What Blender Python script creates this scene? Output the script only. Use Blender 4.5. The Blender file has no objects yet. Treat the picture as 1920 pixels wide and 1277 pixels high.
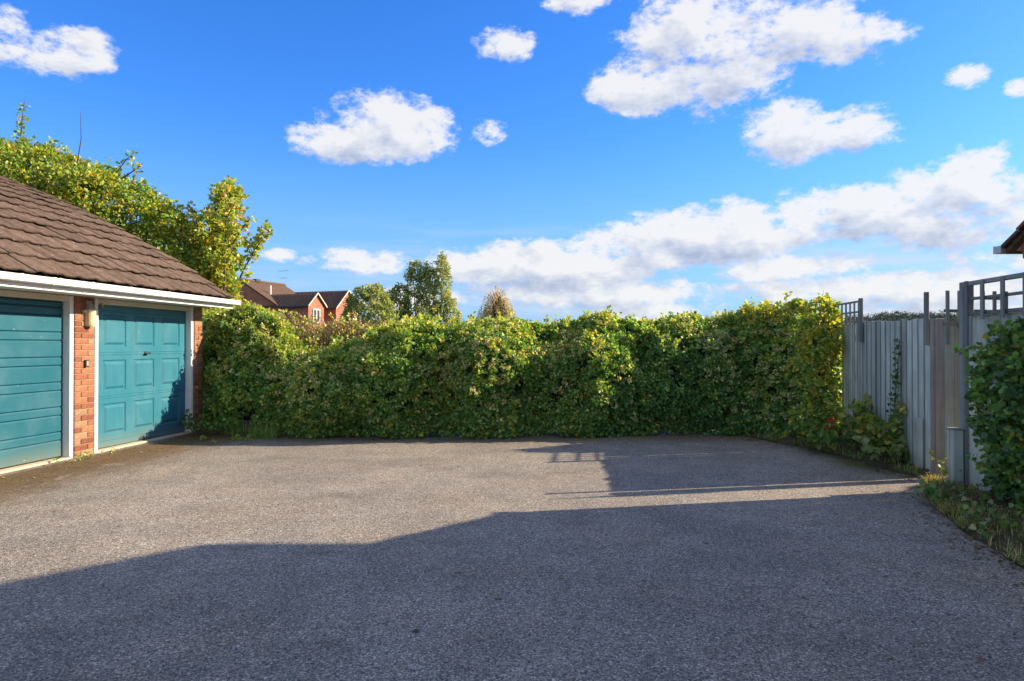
import bpy, math, random
import numpy as np
from mathutils import Vector, Matrix, noise

R = math.radians
scene = bpy.context.scene
COL = scene.collection

# ------------------------------------------------------------------ camera
cam_d = bpy.data.cameras.new('camera')
cam_d.lens = 24.0
cam_d.sensor_width = 36.0
cam_d.clip_start = 0.05
cam_d.clip_end = 6000
cam = bpy.data.objects.new('camera', cam_d)
cam.location = (0, 0, 1.42)
cam.rotation_euler = (R(90.38), 0, 0)
COL.objects.link(cam)
scene.camera = cam

# ------------------------------------------------------------------ sun
SUN_EL, SUN_AZ = R(25.3), R(11.2)          # azimuth counted from +X towards +Y
to_sun = Vector((math.cos(SUN_EL) * math.cos(SUN_AZ), math.cos(SUN_EL) * math.sin(SUN_AZ), math.sin(SUN_EL)))
sun_d = bpy.data.lights.new('sun', 'SUN')
sun_d.energy = 5.0
sun_d.angle = R(0.5)
sun_d.color = (1.0, 0.81, 0.57)
sun = bpy.data.objects.new('sun', sun_d)
sun.rotation_euler = to_sun.to_track_quat('Z', 'Y').to_euler()
sun.location = (30, 6, 20)
COL.objects.link(sun)

# ------------------------------------------------------------------ colour management
scene.view_settings.view_transform = 'Standard'
scene.view_settings.look = 'None'
scene.view_settings.gamma = 1.0
scene.view_settings.exposure = 1.2
scene.render.engine = 'CYCLES'
scene.cycles.use_denoising = True
scene.cycles.max_bounces = 8
scene.cycles.transparent_max_bounces = 8
scene.cycles.sample_clamp_indirect = 6.0

# ------------------------------------------------------------------ node helper
class NT:
    def __init__(self, tree):
        self.t = tree
        self.n = tree.nodes
        self.l = tree.links
    def new(self, kind, **kw):
        nd = self.n.new(kind)
        for k, v in kw.items():
            setattr(nd, k, v)
        return nd
    def put(self, sock, v):
        if isinstance(v, bpy.types.NodeSocket):
            self.l.new(v, sock)
        elif v is not None:
            if isinstance(v, (tuple, list)) and sock.type == 'RGBA' and len(v) == 3:
                v = (*v, 1.0)
            sock.default_value = v
    def m(self, op, a, b=None, c=None, clamp=False):
        nd = self.new('ShaderNodeMath', operation=op, use_clamp=clamp)
        self.put(nd.inputs[0], a); self.put(nd.inputs[1], b); self.put(nd.inputs[2], c)
        return nd.outputs[0]
    def v(self, op, a, b=None):
        nd = self.new('ShaderNodeVectorMath', operation=op)
        self.put(nd.inputs[0], a); self.put(nd.inputs[1], b)
        return nd.outputs['Value'] if op in ('DOT_PRODUCT', 'LENGTH', 'DISTANCE') else nd.outputs['Vector']
    def mix(self, f, a, b, blend='MIX'):
        nd = self.new('ShaderNodeMix', data_type='RGBA', blend_type=blend)
        self.put(nd.inputs[0], f); self.put(nd.inputs[6], a); self.put(nd.inputs[7], b)
        return nd.outputs[2]
    def noise(self, vec=None, scale=5.0, detail=4.0, rough=0.55, dist=0.0):
        nd = self.new('ShaderNodeTexNoise')
        if vec is not None: self.l.new(vec, nd.inputs['Vector'])
        nd.inputs['Scale'].default_value = scale
        nd.inputs['Detail'].default_value = detail
        nd.inputs['Roughness'].default_value = rough
        nd.inputs['Distortion'].default_value = dist
        return nd
    def ss(self, x, lo, hi, a=0.0, b=1.0):
        nd = self.new('ShaderNodeMapRange', interpolation_type='SMOOTHSTEP')
        self.put(nd.inputs[0], x); self.put(nd.inputs[1], lo); self.put(nd.inputs[2], hi)
        self.put(nd.inputs[3], a); self.put(nd.inputs[4], b)
        return nd.outputs[0]
    def ramp(self, f, stops):
        nd = self.new('ShaderNodeValToRGB')
        self.put(nd.inputs[0], f)
        el = nd.color_ramp.elements
        while len(el) < len(stops): el.new(0.5)
        for e, (p, c) in zip(el, stops):
            e.position = p; e.color = (*c, 1.0)
        return nd.outputs[0]

# ------------------------------------------------------------------ world: blue sky with cumulus clouds
def build_world():
    w = bpy.data.worlds.new('World')
    scene.world = w
    w.use_nodes = True
    w.cycles.sampling_method = 'MANUAL'
    w.cycles.sample_map_resolution = 256
    t = NT(w.node_tree)
    t.n.clear()
    out = t.new('ShaderNodeOutputWorld')
    bg = t.new('ShaderNodeBackground')
    bg.inputs['Strength'].default_value = 0.15
    t.l.new(bg.outputs[0], out.inputs[0])
    sky = t.new('ShaderNodeTexSky', sky_type='NISHITA', sun_disc=False)
    sky.sun_elevation = SUN_EL
    sky.sun_rotation = R(90) - SUN_AZ
    sky.altitude = 0
    sky.air_density = 1.0
    sky.dust_density = 0.4
    sky.ozone_density = 3.0
    hs = t.new('ShaderNodeHueSaturation')
    hs.inputs['Saturation'].default_value = 1.28
    t.l.new(sky.outputs[0], hs.inputs['Color'])
    skyc = t.mix(1.0, hs.outputs[0], (0.40, 0.545, 0.80), 'MULTIPLY')
    geo = t.new('ShaderNodeTexCoord')
    d = geo.outputs['Generated']
    sp = t.new('ShaderNodeSeparateXYZ'); t.l.new(d, sp.inputs[0])
    deg = 180 / math.pi
    az = t.m('MULTIPLY', t.m('ARCTAN2', sp.outputs[0], sp.outputs[1]), deg)
    el = t.m('MULTIPLY', t.m('ARCSINE', sp.outputs[2]), deg)
    # cumulus positions on the sky: azimuth, elevation of the flat base, half width, height (degrees)
    C = CLOUDS
    ae = t.new('ShaderNodeCombineXYZ'); t.put(ae.inputs[0], az); t.put(ae.inputs[1], el)
    dd = t.v('MULTIPLY', d, (1.0, 1.0, 1.7))                          # cumulus lie flatter than they are wide
    pn = t.noise(dd, 9.0, 7.0, 0.64)
    pn2 = t.noise(dd, 42.0, 5.0, 0.66)
    pns = t.noise(t.v('ADD', dd, (0.016, 0.004, 0.024)), 9.0, 4.0, 0.62)
    N = t.m('ADD', t.m('MULTIPLY', t.m('SUBTRACT', pn.outputs['Fac'], 0.5), 4.6),
            t.m('MULTIPLY', t.m('SUBTRACT', pn2.outputs['Fac'], 0.5), 2.3))
    def blobs(src):
        best = None
        for (a, e, rw, rh, den) in C:
            k = t.new('ShaderNodeVectorMath', operation='MULTIPLY_ADD')
            t.put(k.inputs[0], src)
            k.inputs[1].default_value = (1/rw, 1/rh, 0)
            k.inputs[2].default_value = (-a/rw, -e/rh, math.sqrt(max(0.0, 1.35-den)))
            q = t.v('DOT_PRODUCT', k.outputs[0], k.outputs[0])
            best = q if best is None else t.m('MINIMUM', best, q)
        return t.m('SUBTRACT', 1.35, best)
    best = blobs(ae.outputs[0])
    toward = blobs(t.v('ADD', ae.outputs[0], (0.7, 1.5, 0.0)))       # the same field a little nearer the sun
    slope = t.m('SUBTRACT', best, toward)
    # sky out of the picture: added cumulus, its cover set to fill the shade
    big = t.noise(d, 2.6, 1.0, 0.5, 0.0)
    away = t.m('MAXIMUM', t.ss(t.m('ABSOLUTE', az), 42.0, 52.0), t.ss(el, 31.0, 38.0))
    gen = t.m('MULTIPLY_ADD', t.m('SUBTRACT', big.outputs['Fac'], 0.46), 7.0, 0.1)
    gen = t.m('ADD', gen, t.m('MULTIPLY', t.m('SUBTRACT', away, 1.0), 6.0))
    best = t.m('MAXIMUM', t.m('MAXIMUM', best, gen), -1.6)
    field = t.m('ADD', t.m('MINIMUM', t.m('MULTIPLY', best, 1.3), 1.15), N)
    dens = t.ss(field, -0.02, 1.0)
    dens = t.m('MULTIPLY', dens, t.ss(el, 0.0, 2.0))
    # light from the right and above: relief of the noise towards the sun, greyer bases
    rel = t.m('SUBTRACT', pn.outputs['Fac'], pns.outputs['Fac'])
    slope = t.m('MULTIPLY', t.m('MINIMUM', t.m('MAXIMUM', slope, -0.7), 0.7), t.m('SUBTRACT', 1.0, away))
    lit = t.m('ADD', t.m('MULTIPLY', rel, 3.2), t.m('MULTIPLY_ADD', slope, 0.55, 0.74))
    lit = t.m('SUBTRACT', lit, t.m('MULTIPLY', t.ss(field, 0.7, 2.4), 0.34))
    cc = t.ramp(t.m('ADD', lit, 0.0, clamp=True), [(0.0, (1.25, 1.45, 1.95)), (0.40, (1.85, 2.0, 2.35)), (0.9, (2.68, 2.68, 2.7))])
    haze = t.m('MULTIPLY', t.ss(el, 18.0, 0.0), 0.75)
    skyc = t.mix(haze, skyc, (0.80, 1.50, 2.65))
    # thin streaks of far cloud low over the horizon
    st = t.noise(t.v('MULTIPLY', ae.outputs[0], (0.055, 0.50, 0.0)), 1.0, 5.0, 0.6)
    low = t.m('MULTIPLY', t.ss(el, 0.5, 3.0), t.ss(el, 12.0, 5.0))
    low = t.m('MULTIPLY', t.m('MULTIPLY', low, t.ss(st.outputs['Fac'], 0.42, 0.66)), 0.7)
    low = t.m('MULTIPLY', low, t.ss(az, -22.0, 2.0, 0.35, 1.0))
    skyc = t.mix(low, skyc, (1.95, 2.2, 2.65))
    fin = t.mix(t.m('MULTIPLY', dens, 0.95), skyc, cc)
    t.l.new(fin, bg.inputs['Color'])

def _c(x0, x1, ytop, ybase, den=1.0):
    """cloud from its outline in the photograph, as angles on the sky"""
    a0, a1 = math.atan((x0 - 960) / 1280), math.atan((x1 - 960) / 1280)
    xm = (x0 + x1) / 2 - 960
    D = math.hypot(1280, xm)
    e0, e1 = math.atan((647 - ybase) / D), math.atan((647 - ytop) / D)
    k = 180 / math.pi
    base = e0 + (e1 - e0) * 0.5
    return ((a0 + a1) / 2 * k, base * k, (a1 - a0) / 2 * k * 1.05, (e1 - base) * k * 1.1, den)

CLOUDS = [_c(*a) for a in [
    (-150, 85, -10, 115, 1.25), (30, 215, 45, 140, 1.25),
    (515, 720, 225, 300, 1.15), (600, 865, 180, 295, 1.2), (875, 960, 212, 270, 0.75),
    (880, 1025, 42, 115, 0.75), (1010, 1165, -40, 30, 1.0),
    (1115, 1330, 100, 208, 1.2), (1190, 1560, -60, 180, 1.25), (1330, 1690, -20, 150, 1.0), (1560, 1700, 20, 95, 0.8),
    (1380, 1570, 185, 300, 1.2), (1480, 1705, 200, 290, 1.25),
    (1750, 1880, 115, 170, 0.6), (1870, 1990, 135, 185, 0.6),
    (570, 770, 465, 515, 1.15), (485, 565, 462, 495, 0.8), (815, 1090, 455, 535, 1.2), (1060, 1330, 420, 520, 1.25), (940, 1300, 470, 535, 1.1),
    (1180, 1520, 380, 500, 1.3), (1440, 1720, 345, 450, 1.25), (1380, 1640, 400, 470, 1.0), (1640, 1990, 290, 470, 1.3), (1850, 2200, 300, 500, 1.2),
    (1690, 1830, 428, 464, 0.8), (840, 1400, 515, 582, 1.0), (1300, 1700, 470, 530, 0.9), (1380, 1960, 505, 578, 1.05), (640, 900, 535, 605, 0.9),
    (1000, 1500, 560, 615, 0.8), (1500, 2050, 560, 625, 0.85)]]
build_world()

# ------------------------------------------------------------------ mesh helpers
class MB:
    """collects simple shapes; build() links them as one mesh object"""
    def __init__(self):
        self.v, self.f = [], []
    def add(self, vs, fs):
        o = len(self.v)
        self.v += [tuple(p) for p in vs]
        self.f += [tuple(i + o for i in q) for q in fs]
        return self
    def box(self, x0, x1, y0, y1, z0, z1, M=None):
        vs = [Vector(p) for p in ((x0,y0,z0),(x1,y0,z0),(x1,y1,z0),(x0,y1,z0),(x0,y0,z1),(x1,y0,z1),(x1,y1,z1),(x0,y1,z1))]
        if M is not None: vs = [M @ p for p in vs]
        return self.add(vs, [(0,3,2,1),(4,5,6,7),(0,1,5,4),(1,2,6,5),(2,3,7,6),(3,0,4,7)])
    def bbox(self, x0, x1, y0, y1, z0, z1, b=0.004, M=None):
        """box with its edges taken off"""
        b = min(b, (x1-x0)*.45, (y1-y0)*.45, (z1-z0)*.45)
        vs, fs = [], []
        idx = {}
        for sx in (0,1):
            for sy in (0,1):
                for sz in (0,1):
                    X, Y, Z = (x0,x1)[sx], (y0,y1)[sy], (z0,z1)[sz]
                    ix, iy, iz = (b,-b)[sx], (b,-b)[sy], (b,-b)[sz]
                    for ax, p in enumerate(((X, Y+iy, Z+iz), (X+ix, Y, Z+iz), (X+ix, Y+iy, Z))):
                        idx[(sx,sy,sz,ax)] = len(vs); vs.append(Vector(p))
        g = lambda *k: idx[k]
        for s in (0,1):
            q = [g(s,0,0,0), g(s,1,0,0), g(s,1,1,0), g(s,0,1,0)]; fs.append(q if s else q[::-1])
            q = [g(0,s,0,1), g(0,s,1,1), g(1,s,1,1), g(1,s,0,1)]; fs.append(q if s else q[::-1])
            q = [g(0,0,s,2), g(1,0,s,2), g(1,1,s,2), g(0,1,s,2)]; fs.append(q if s else q[::-1])
        for a in (0,1):
            for c in (0,1):
                q = [g(a,c,0,0), g(a,c,0,1), g(a,c,1,1), g(a,c,1,0)]; fs.append(q if a == c else q[::-1])
                q = [g(a,0,c,0), g(a,0,c,2), g(a,1,c,2), g(a,1,c,0)]; fs.append(q if a != c else q[::-1])
                q = [g(0,a,c,1), g(0,a,c,2), g(1,a,c,2), g(1,a,c,1)]; fs.append(q if a == c else q[::-1])
                for e in (0,1):
                    q = [g(a,c,e,0), g(a,c,e,1), g(a,c,e,2)]; fs.append(q if (a+c+e) % 2 else q[::-1])
        if M is not None: vs = [M @ p for p in vs]
        return self.add(vs, fs)
    def prism(self, poly, lo, hi, axis='y', M=None):
        """poly: 2D points; extruded along an axis (other two axes in cyclic xyz order kept)"""
        n = len(poly)
        def P(a, b, t):
            return {'x': (t, a, b), 'y': (a, t, b), 'z': (a, b, t)}[axis]
        vs = [Vector(P(a, b, lo)) for a, b in poly] + [Vector(P(a, b, hi)) for a, b in poly]
        if M is not None: vs = [M @ p for p in vs]
        fs = [tuple(range(n)), tuple(range(2*n-1, n-1, -1))]
        fs += [(i, i+n, (i+1) % n + n, (i+1) % n) for i in range(n)]
        return self.add(vs, fs)
    def tube(self, path, rad, sides=6, cap=True):
        path = [Vector(p) for p in path]
        if not hasattr(rad, '__len__'): rad = [rad] * len(path)
        o = len(self.v)
        up = Vector((0.13, 0.27, 0.95))
        for i, p in enumerate(path):
            a = path[max(i-1, 0)]; b = path[min(i+1, len(path)-1)]
            t = (b - a)
            if t.length < 1e-9: t = Vector((0,0,1))
            t.normalize()
            u = t.cross(up)
            if u.length < 0.05: u = t.cross(Vector((1,0,0)))
            u.normalize(); w = t.cross(u)
            for k in range(sides):
                c, s = math.cos(2*math.pi*k/sides), math.sin(2*math.pi*k/sides)
                self.v.append(tuple(p + (u*c + w*s)*rad[i]))
        for i in range(len(path)-1):
            for k in range(sides):
                a = o + i*sides + k; b = o + i*sides + (k+1) % sides
                self.f.append((a, b, b+sides, a+sides))
        if cap:
            self.f.append(tuple(o + k for k in range(sides))[::-1])
            self.f.append(tuple(o + (len(path)-1)*sides + k for k in range(sides)))
        return self
    def mesh(self, name, mat=None, smooth=False):
        me = bpy.data.meshes.new(name)
        me.from_pydata(self.v, [], self.f)
        if mat: me.materials.append(mat)
        if smooth: me.shade_smooth()
        me.update()
        return me
    def build(self, name, mat, parent=None, smooth=False, loc=None):
        import bmesh
        me = self.mesh(name, mat, smooth)
        bm = bmesh.new(); bm.from_mesh(me)
        bmesh.ops.recalc_face_normals(bm, faces=bm.faces)
        bm.to_mesh(me); bm.free()
        return link(name, me, parent, loc)

def link(name, me, parent=None, loc=None, rot=None, scale=None):
    o = bpy.data.objects.new(name, me)
    COL.objects.link(o)
    if parent is not None: o.parent = parent
    if loc is not None: o.location = loc
    if rot is not None: o.rotation_euler = rot
    if scale is not None: o.scale = scale
    return o

def thing(name, label, cat, loc=(0,0,0), rz=0.0, group=None):
    o = bpy.data.objects.new(name, None)
    o.empty_display_size = 0.2
    COL.objects.link(o)
    o.location = loc; o.rotation_euler = (0, 0, rz)
    o['label'] = label; o['category'] = cat
    if group: o['group'] = group
    return o

def tag(o, label, cat, group=None):
    o['label'] = label; o['category'] = cat
    if group: o['group'] = group
    return o

# ------------------------------------------------------------------ leaves
T5 = (np.array([(0,0,0), (-.40,.45,.07), (0,.5,0), (.40,.45,.07), (0,1,-.10)], float),
      np.array([(0,2,1), (1,2,4), (0,3,2), (2,3,4)]))
T8 = (np.array([(0,0,0), (-.36,.28,.07), (-.37,.62,.06), (0,1,-.13), (.37,.62,.06), (.36,.28,.07), (0,.33,0), (0,.68,-.03)], float),
      np.array([(0,6,1), (1,6,7), (1,7,2), (2,7,3), (0,5,6), (5,4,7), (5,7,6), (4,3,7)]))
# willow-like narrow leaf
TN = (T5[0] * np.array([.45, 1, 1]), T5[1])
# ivy-like broad leaf
TB = (np.array([(0,0,0), (-.52,.18,.05), (-.42,.62,.06), (0,1,-.12), (.42,.62,.06), (.52,.18,.05), (0,.36,0)], float),
      np.array([(0,6,1), (1,6,2), (2,6,3), (3,6,4), (4,6,5), (5,6,0)]))

def unit(a):
    return a / np.maximum(np.linalg.norm(a, axis=1, keepdims=True), 1e-9)

def leaf_mesh(name, P, D, Nn, size, tint, tmpl=T5, mat=None):
    tv, tf = tmpl
    n, k = len(P), len(tv)
    D = unit(D)
    Nn = Nn - D * np.sum(Nn * D, axis=1, keepdims=True)
    Nn = unit(Nn)
    W = np.cross(D, Nn)
    V = (P[:, None, :] + size[:, None, None] * (tv[None, :, 0:1] * W[:, None, :] + tv[None, :, 1:2] * D[:, None, :] + tv[None, :, 2:3] * Nn[:, None, :]))
    V = V.reshape(-1, 3)
    F = (tf[None, :, :] + (np.arange(n) * k)[:, None, None]).reshape(-1, 3)
    me = bpy.data.meshes.new(name)
    me.vertices.add(len(V)); me.vertices.foreach_set('co', V.astype(np.float32).ravel())
    me.loops.add(len(F) * 3); me.loops.foreach_set('vertex_index', F.astype(np.int32).ravel())
    me.polygons.add(len(F))
    me.polygons.foreach_set('loop_start', np.arange(0, len(F) * 3, 3, dtype=np.int32))
    me.polygons.foreach_set('loop_total', np.full(len(F), 3, dtype=np.int32))
    at = me.attributes.new('tint', 'FLOAT_COLOR', 'POINT')
    c = np.ones((n, k, 4), np.float32); c[:, :, :3] = tint[:, None, :]
    at.data.foreach_set('color', c.ravel())
    if mat: me.materials.append(mat)
    me.update(calc_edges=True)
    return me

def pick(rng, pal, n, jit=0.18):
    """n tints out of [(weight, colour)]"""
    w = np.array([p[0] for p in pal], float); w /= w.sum()
    c = np.array([p[1] for p in pal], float)
    i = rng.choice(len(pal), n, p=w)
    return np.clip(c[i] * (1 + jit * rng.standard_normal((n, 1))) * (1 + 0.08 * rng.standard_normal((n, 3))), 0.004, 0.8)

def clumps(rng, C, Nn, per, rad, size, pal, flat=0.6, droop=0.15, pals=None):
    """leaves on shoots: C centres, Nn outward directions; returns P, D, N, size, tint"""
    n = len(C)
    ci = np.repeat(np.arange(n), per)
    m = len(ci)
    u = unit(rng.standard_normal((m, 3)))
    rr = rad * (0.35 + 0.65 * rng.random(n))[ci][:, None]
    P = C[ci] + u * rr * rng.random((m, 1)) ** 0.5
    O = Nn[ci]
    D = u * 0.7 + O * 0.55 + 0.5 * rng.standard_normal((m, 3)); D[:, 2] -= droop * 2
    N2 = O * flat + np.array([0, 0, 0.5]) + 0.75 * rng.standard_normal((m, 3))
    s = rng.uniform(size[0], size[1], m)
    tn = pick(rng, pal, m)
    if pals is not None:                       # whole shoots of another colour
        fr, pal2 = pals
        sel = (rng.random(n) < fr)[ci] if not hasattr(fr, '__len__') else (rng.random(n) < fr)[ci]
        t2 = pick(rng, pal2, m)
        tn[sel] = t2[sel]
    return P, D, N2, s, tn

def cat(*parts):
    return [np.concatenate([p[i] for p in parts]) for i in range(5)]

def foliage(name, data, mat, parent, tmpl=T5, stuff=True):
    me = leaf_mesh(name, *data, tmpl=tmpl, mat=mat)
    o = link(name, me, parent)
    if stuff: o['kind'] = 'stuff'
    return o

# ------------------------------------------------------------------ materials
def mat_new(name):
    m = bpy.data.materials.new(name)
    m.use_nodes = True
    t = NT(m.node_tree)
    bs = m.node_tree.nodes['Principled BSDF']
    return m, t, bs

def coords(t, kind='Object'):
    return t.new('ShaderNodeTexCoord').outputs[kind]

def bump(t, bs, h, strength=0.4, dist=0.01):
    b = t.new('ShaderNodeBump')
    b.inputs['Strength'].default_value = strength
    b.inputs['Distance'].default_value = dist
    t.put(b.inputs['Height'], h)
    t.l.new(b.outputs[0], bs.inputs['Normal'])

def simple(name, col, rough=0.6, var=0.15, scale=6.0, spec=0.4, metal=0.0, bmp=0.15, rnd=0.0, kind='Object', stretch=None, hue=0.0):
    """painted / timber / plastic surface with uneven tone and a little relief"""
    m, t, bs = mat_new(name)
    c = coords(t, kind)
    if stretch:
        c = t.v('MULTIPLY', c, stretch)
    n = t.noise(c, scale, 6.0, 0.6)
    n2 = t.noise(c, scale * 9, 3.0, 0.6)
    f = t.m('ADD', t.m('MULTIPLY', n.outputs['Fac'], 0.7), t.m('MULTIPLY', n2.outputs['Fac'], 0.3))
    g = t.m('MULTIPLY_ADD', t.m('SUBTRACT', f, 0.5), var * 4, 1.0)
    if rnd:
        oi = t.new('ShaderNodeObjectInfo').outputs['Random']
        g = t.m('MULTIPLY', g, t.m('MULTIPLY_ADD', t.m('SUBTRACT', oi, 0.5), rnd * 2, 1.0))
    cc = t.new('ShaderNodeCombineXYZ')
    for i in range(3): t.put(cc.inputs[i], g)
    col2 = t.mix(1.0, (*col, 1), cc.outputs[0], 'MULTIPLY')
    if hue and rnd:
        h = t.new('ShaderNodeHueSaturation')
        oi2 = t.m('FRACT', t.m('MULTIPLY', t.new('ShaderNodeObjectInfo').outputs['Random'], 17.3))
        t.put(h.inputs['Hue'], t.m('MULTIPLY_ADD', t.m('SUBTRACT', oi2, 0.5), hue, 0.5))
        t.l.new(col2, h.inputs['Color']); col2 = h.outputs[0]
    t.l.new(col2, bs.inputs['Base Color'])
    bs.inputs['Roughness'].default_value = rough
    bs.inputs['Specular IOR Level'].default_value = spec
    bs.inputs['Metallic'].default_value = metal
    if bmp: bump(t, bs, f, bmp, 0.01)
    return m

def leaf_material(name, rough=0.42, trans=0.40, spec=0.5):
    m, t, bs = mat_new(name)
    a = t.new('ShaderNodeAttribute', attribute_name='tint')
    col = a.outputs['Color']
    t.l.new(col, bs.inputs['Base Color'])
    bs.inputs['Roughness'].default_value = rough
    bs.inputs['Specular IOR Level'].default_value = spec
    tr = t.new('ShaderNodeBsdfTranslucent')
    t.l.new(t.mix(1.0, col, (1.7, 1.5, 0.55, 1), 'MULTIPLY'), tr.inputs['Color'])
    mx = t.new('ShaderNodeMixShader')
    mx.inputs[0].default_value = trans
    t.l.new(bs.outputs[0], mx.inputs[1]); t.l.new(tr.outputs[0], mx.inputs[2])
    t.l.new(mx.outputs[0], t.n['Material Output'].inputs['Surface'])
    return m

LEAF = leaf_material('leaf')
LEAF_FAR = leaf_material('far_leaf', 0.6, 0.48, 0.25)
LEAF_HILL = leaf_material('hill_tree_leaf', 0.8, 0.05, 0.1)
GRASS = leaf_material('grass_blade', 0.55, 0.3, 0.3)
BARK = simple('bark', (0.10, 0.075, 0.055), 0.9, 0.25, 12, 0.2, bmp=0.6)
TWIG = simple('twig', (0.16, 0.105, 0.065), 0.85, 0.25, 14, 0.2)
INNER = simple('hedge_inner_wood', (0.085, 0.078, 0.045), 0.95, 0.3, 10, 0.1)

def brick_material(name, base=(0.275, 0.108, 0.060), rnd=0.28):
    m, t, bs = mat_new(name)
    c = coords(t)
    oi = t.new('ShaderNodeObjectInfo').outputs['Random']
    col = t.ramp(oi, [(0.0, (base[0]*.62, base[1]*.55, base[2]*.6)), (0.25, base), (0.6, (base[0]*1.12, base[1]*1.35, base[2]*1.35)), (0.85, (base[0]*1.05, base[1]*1.75, base[2]*1.9)), (1.0, (base[0]*.8, base[1]*.8, base[2]*.95))])
    shift = t.v('ADD', c, None)
    n = t.noise(c, 22.0, 6.0, 0.65)
    n2 = t.noise(c, 160.0, 3.0, 0.6)
    f = t.m('ADD', t.m('MULTIPLY', n.outputs['Fac'], 0.6), t.m('MULTIPLY', n2.outputs['Fac'], 0.4))
    dk = t.ss(f, 0.3, 0.62, 0.62, 1.12)
    cc = t.new('ShaderNodeCombineXYZ')
    for i in range(3): t.put(cc.inputs[i], dk)
    t.l.new(t.mix(1.0, col, cc.outputs[0], 'MULTIPLY'), bs.inputs['Base Color'])
    bs.inputs['Roughness'].default_value = 0.88
    bs.inputs['Specular IOR Level'].default_value = 0.25
    bump(t, bs, f, 0.5, 0.006)
    return m

def brickwall_material(name, base=(0.36, 0.14, 0.08), mortar=(0.36, 0.30, 0.24)):
    """brickwork too far away to build brick by brick"""
    m, t, bs = mat_new(name)
    c = coords(t)
    g = t.new('ShaderNodeNewGeometry')
    sp = t.new('ShaderNodeSeparateXYZ'); t.l.new(c, sp.inputs[0])
    cx = t.new('ShaderNodeCombineXYZ')
    t.put(cx.inputs[0], t.m('ADD', sp.outputs[0], sp.outputs[1])); t.put(cx.inputs[1], sp.outputs[2])
    b = t.new('ShaderNodeTexBrick')
    t.l.new(cx.outputs[0], b.inputs['Vector'])
    b.inputs['Scale'].default_value = 1.0
    b.inputs['Brick Width'].default_value = 0.225
    b.inputs['Row Height'].default_value = 0.075
    b.inputs['Mortar Size'].default_value = 0.008
    b.inputs['Color1'].default_value = (*base, 1)
    b.inputs['Color2'].default_value = (base[0]*.7, base[1]*.65, base[2]*.7, 1)
    b.inputs['Mortar'].default_value = (*mortar, 1)
    n = t.noise(c, 1.4, 5, 0.6)
    dk = t.ss(n.outputs['Fac'], 0.25, 0.75, 0.75, 1.2)
    cc = t.new('ShaderNodeCombineXYZ')
    for i in range(3): t.put(cc.inputs[i], dk)
    t.l.new(t.mix(1.0, b.outputs[0], cc.outputs[0], 'MULTIPLY'), bs.inputs['Base Color'])
    bs.inputs['Roughness'].default_value = 0.9
    bump(t, bs, t.m('SUBTRACT', 1.0, b.outputs['Fac']), 0.5, 0.006)
    return m

BRICK = brick_material('red_brick')
BRICK_DARK = brick_material('house_brick', (0.30, 0.10, 0.055))
BRICKWALL = brickwall_material('brickwork')
BRICKWALL_FAR = brickwall_material('far_brickwork', (0.40, 0.13, 0.075), (0.34, 0.22, 0.16))
MORTAR = simple('mortar', (0.30, 0.22, 0.155), 0.95, 0.15, 30, 0.15)
WHITE = simple('white_plastic', (0.74, 0.74, 0.72), 0.4, 0.12, 5, 0.45, bmp=0.03)
WHITE_PAINT = simple('white_paint', (0.76, 0.75, 0.72), 0.5, 0.08, 7, 0.4, bmp=0.12)
CREAM_PAINT = simple('cream_paint', (0.62, 0.54, 0.42), 0.6, 0.1, 8, 0.3, bmp=0.12)
CONCRETE = simple('concrete', (0.50, 0.42, 0.32), 0.9, 0.2, 14, 0.2, bmp=0.4)
STEEL = simple('steel', (0.62, 0.62, 0.60), 0.25, 0.05, 20, 0.5, metal=1.0, bmp=0.0)
BLACK = simple('black_plastic', (0.03, 0.032, 0.035), 0.5, 0.1, 20, 0.4, bmp=0.05)
CREAM_PLASTIC = simple('cream_plastic', (0.62, 0.50, 0.30), 0.5, 0.06, 9, 0.4, bmp=0.05)
GREY_PLASTIC = simple('grey_plastic', (0.30, 0.26, 0.23), 0.55, 0.12, 12, 0.35, bmp=0.1)

def teal_material(name, col, streak=(14, 1.5, 1.5)):
    m, t, bs = mat_new(name)
    c = coords(t)
    n = t.noise(t.v('MULTIPLY', c, streak), 3.0, 6, 0.65)
    fine = t.noise(t.v('MULTIPLY', c, (20, 6, 60)), 6.0, 3, 0.6)
    dirt = t.noise(c, 2.2, 6, 0.6)
    f = t.m('ADD', t.m('MULTIPLY', n.outputs['Fac'], 0.6), t.m('MULTIPLY', fine.outputs['Fac'], 0.4))
    col1 = t.mix(t.ss(f, 0.3, 0.7), (col[0]*.86, col[1]*.9, col[2]*.9, 1), (col[0]*1.25, col[1]*1.08, col[2]*1.06, 1))
    sp = t.new('ShaderNodeSeparateXYZ'); t.l.new(c, sp.inputs[0])
    low = t.m('MULTIPLY', t.ss(t.m('ADD', sp.outputs[2], t.m('MULTIPLY', dirt.outputs['Fac'], 0.35)), 0.50, 0.12), 0.6)
    col1 = t.mix(t.m('MULTIPLY', t.ss(dirt.outputs['Fac'], 0.48, 0.72), 0.12), col1, (0.12, 0.24, 0.25, 1))
    col2 = t.mix(low, col1, (0.16, 0.17, 0.12, 1))
    chip = t.noise(c, 34.0, 2, 0.5)
    col3 = t.mix(t.m('MULTIPLY', t.ss(chip.outputs['Fac'], 0.75, 0.775), 0.7), col2, (0.55, 0.62, 0.62, 1))
    t.l.new(col3, bs.inputs['Base Color'])
    t.put(bs.inputs['Roughness'], t.ss(dirt.outputs['Fac'], 0.3, 0.7, 0.38, 0.55))
    bs.inputs['Specular IOR Level'].default_value = 0.4
    bump(t, bs, f, 0.06, 0.01)
    return m
TEAL_A = teal_material('teal_ribbed_paint', (0.0075, 0.096, 0.142), (2.0, 0.6, 26))
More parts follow.
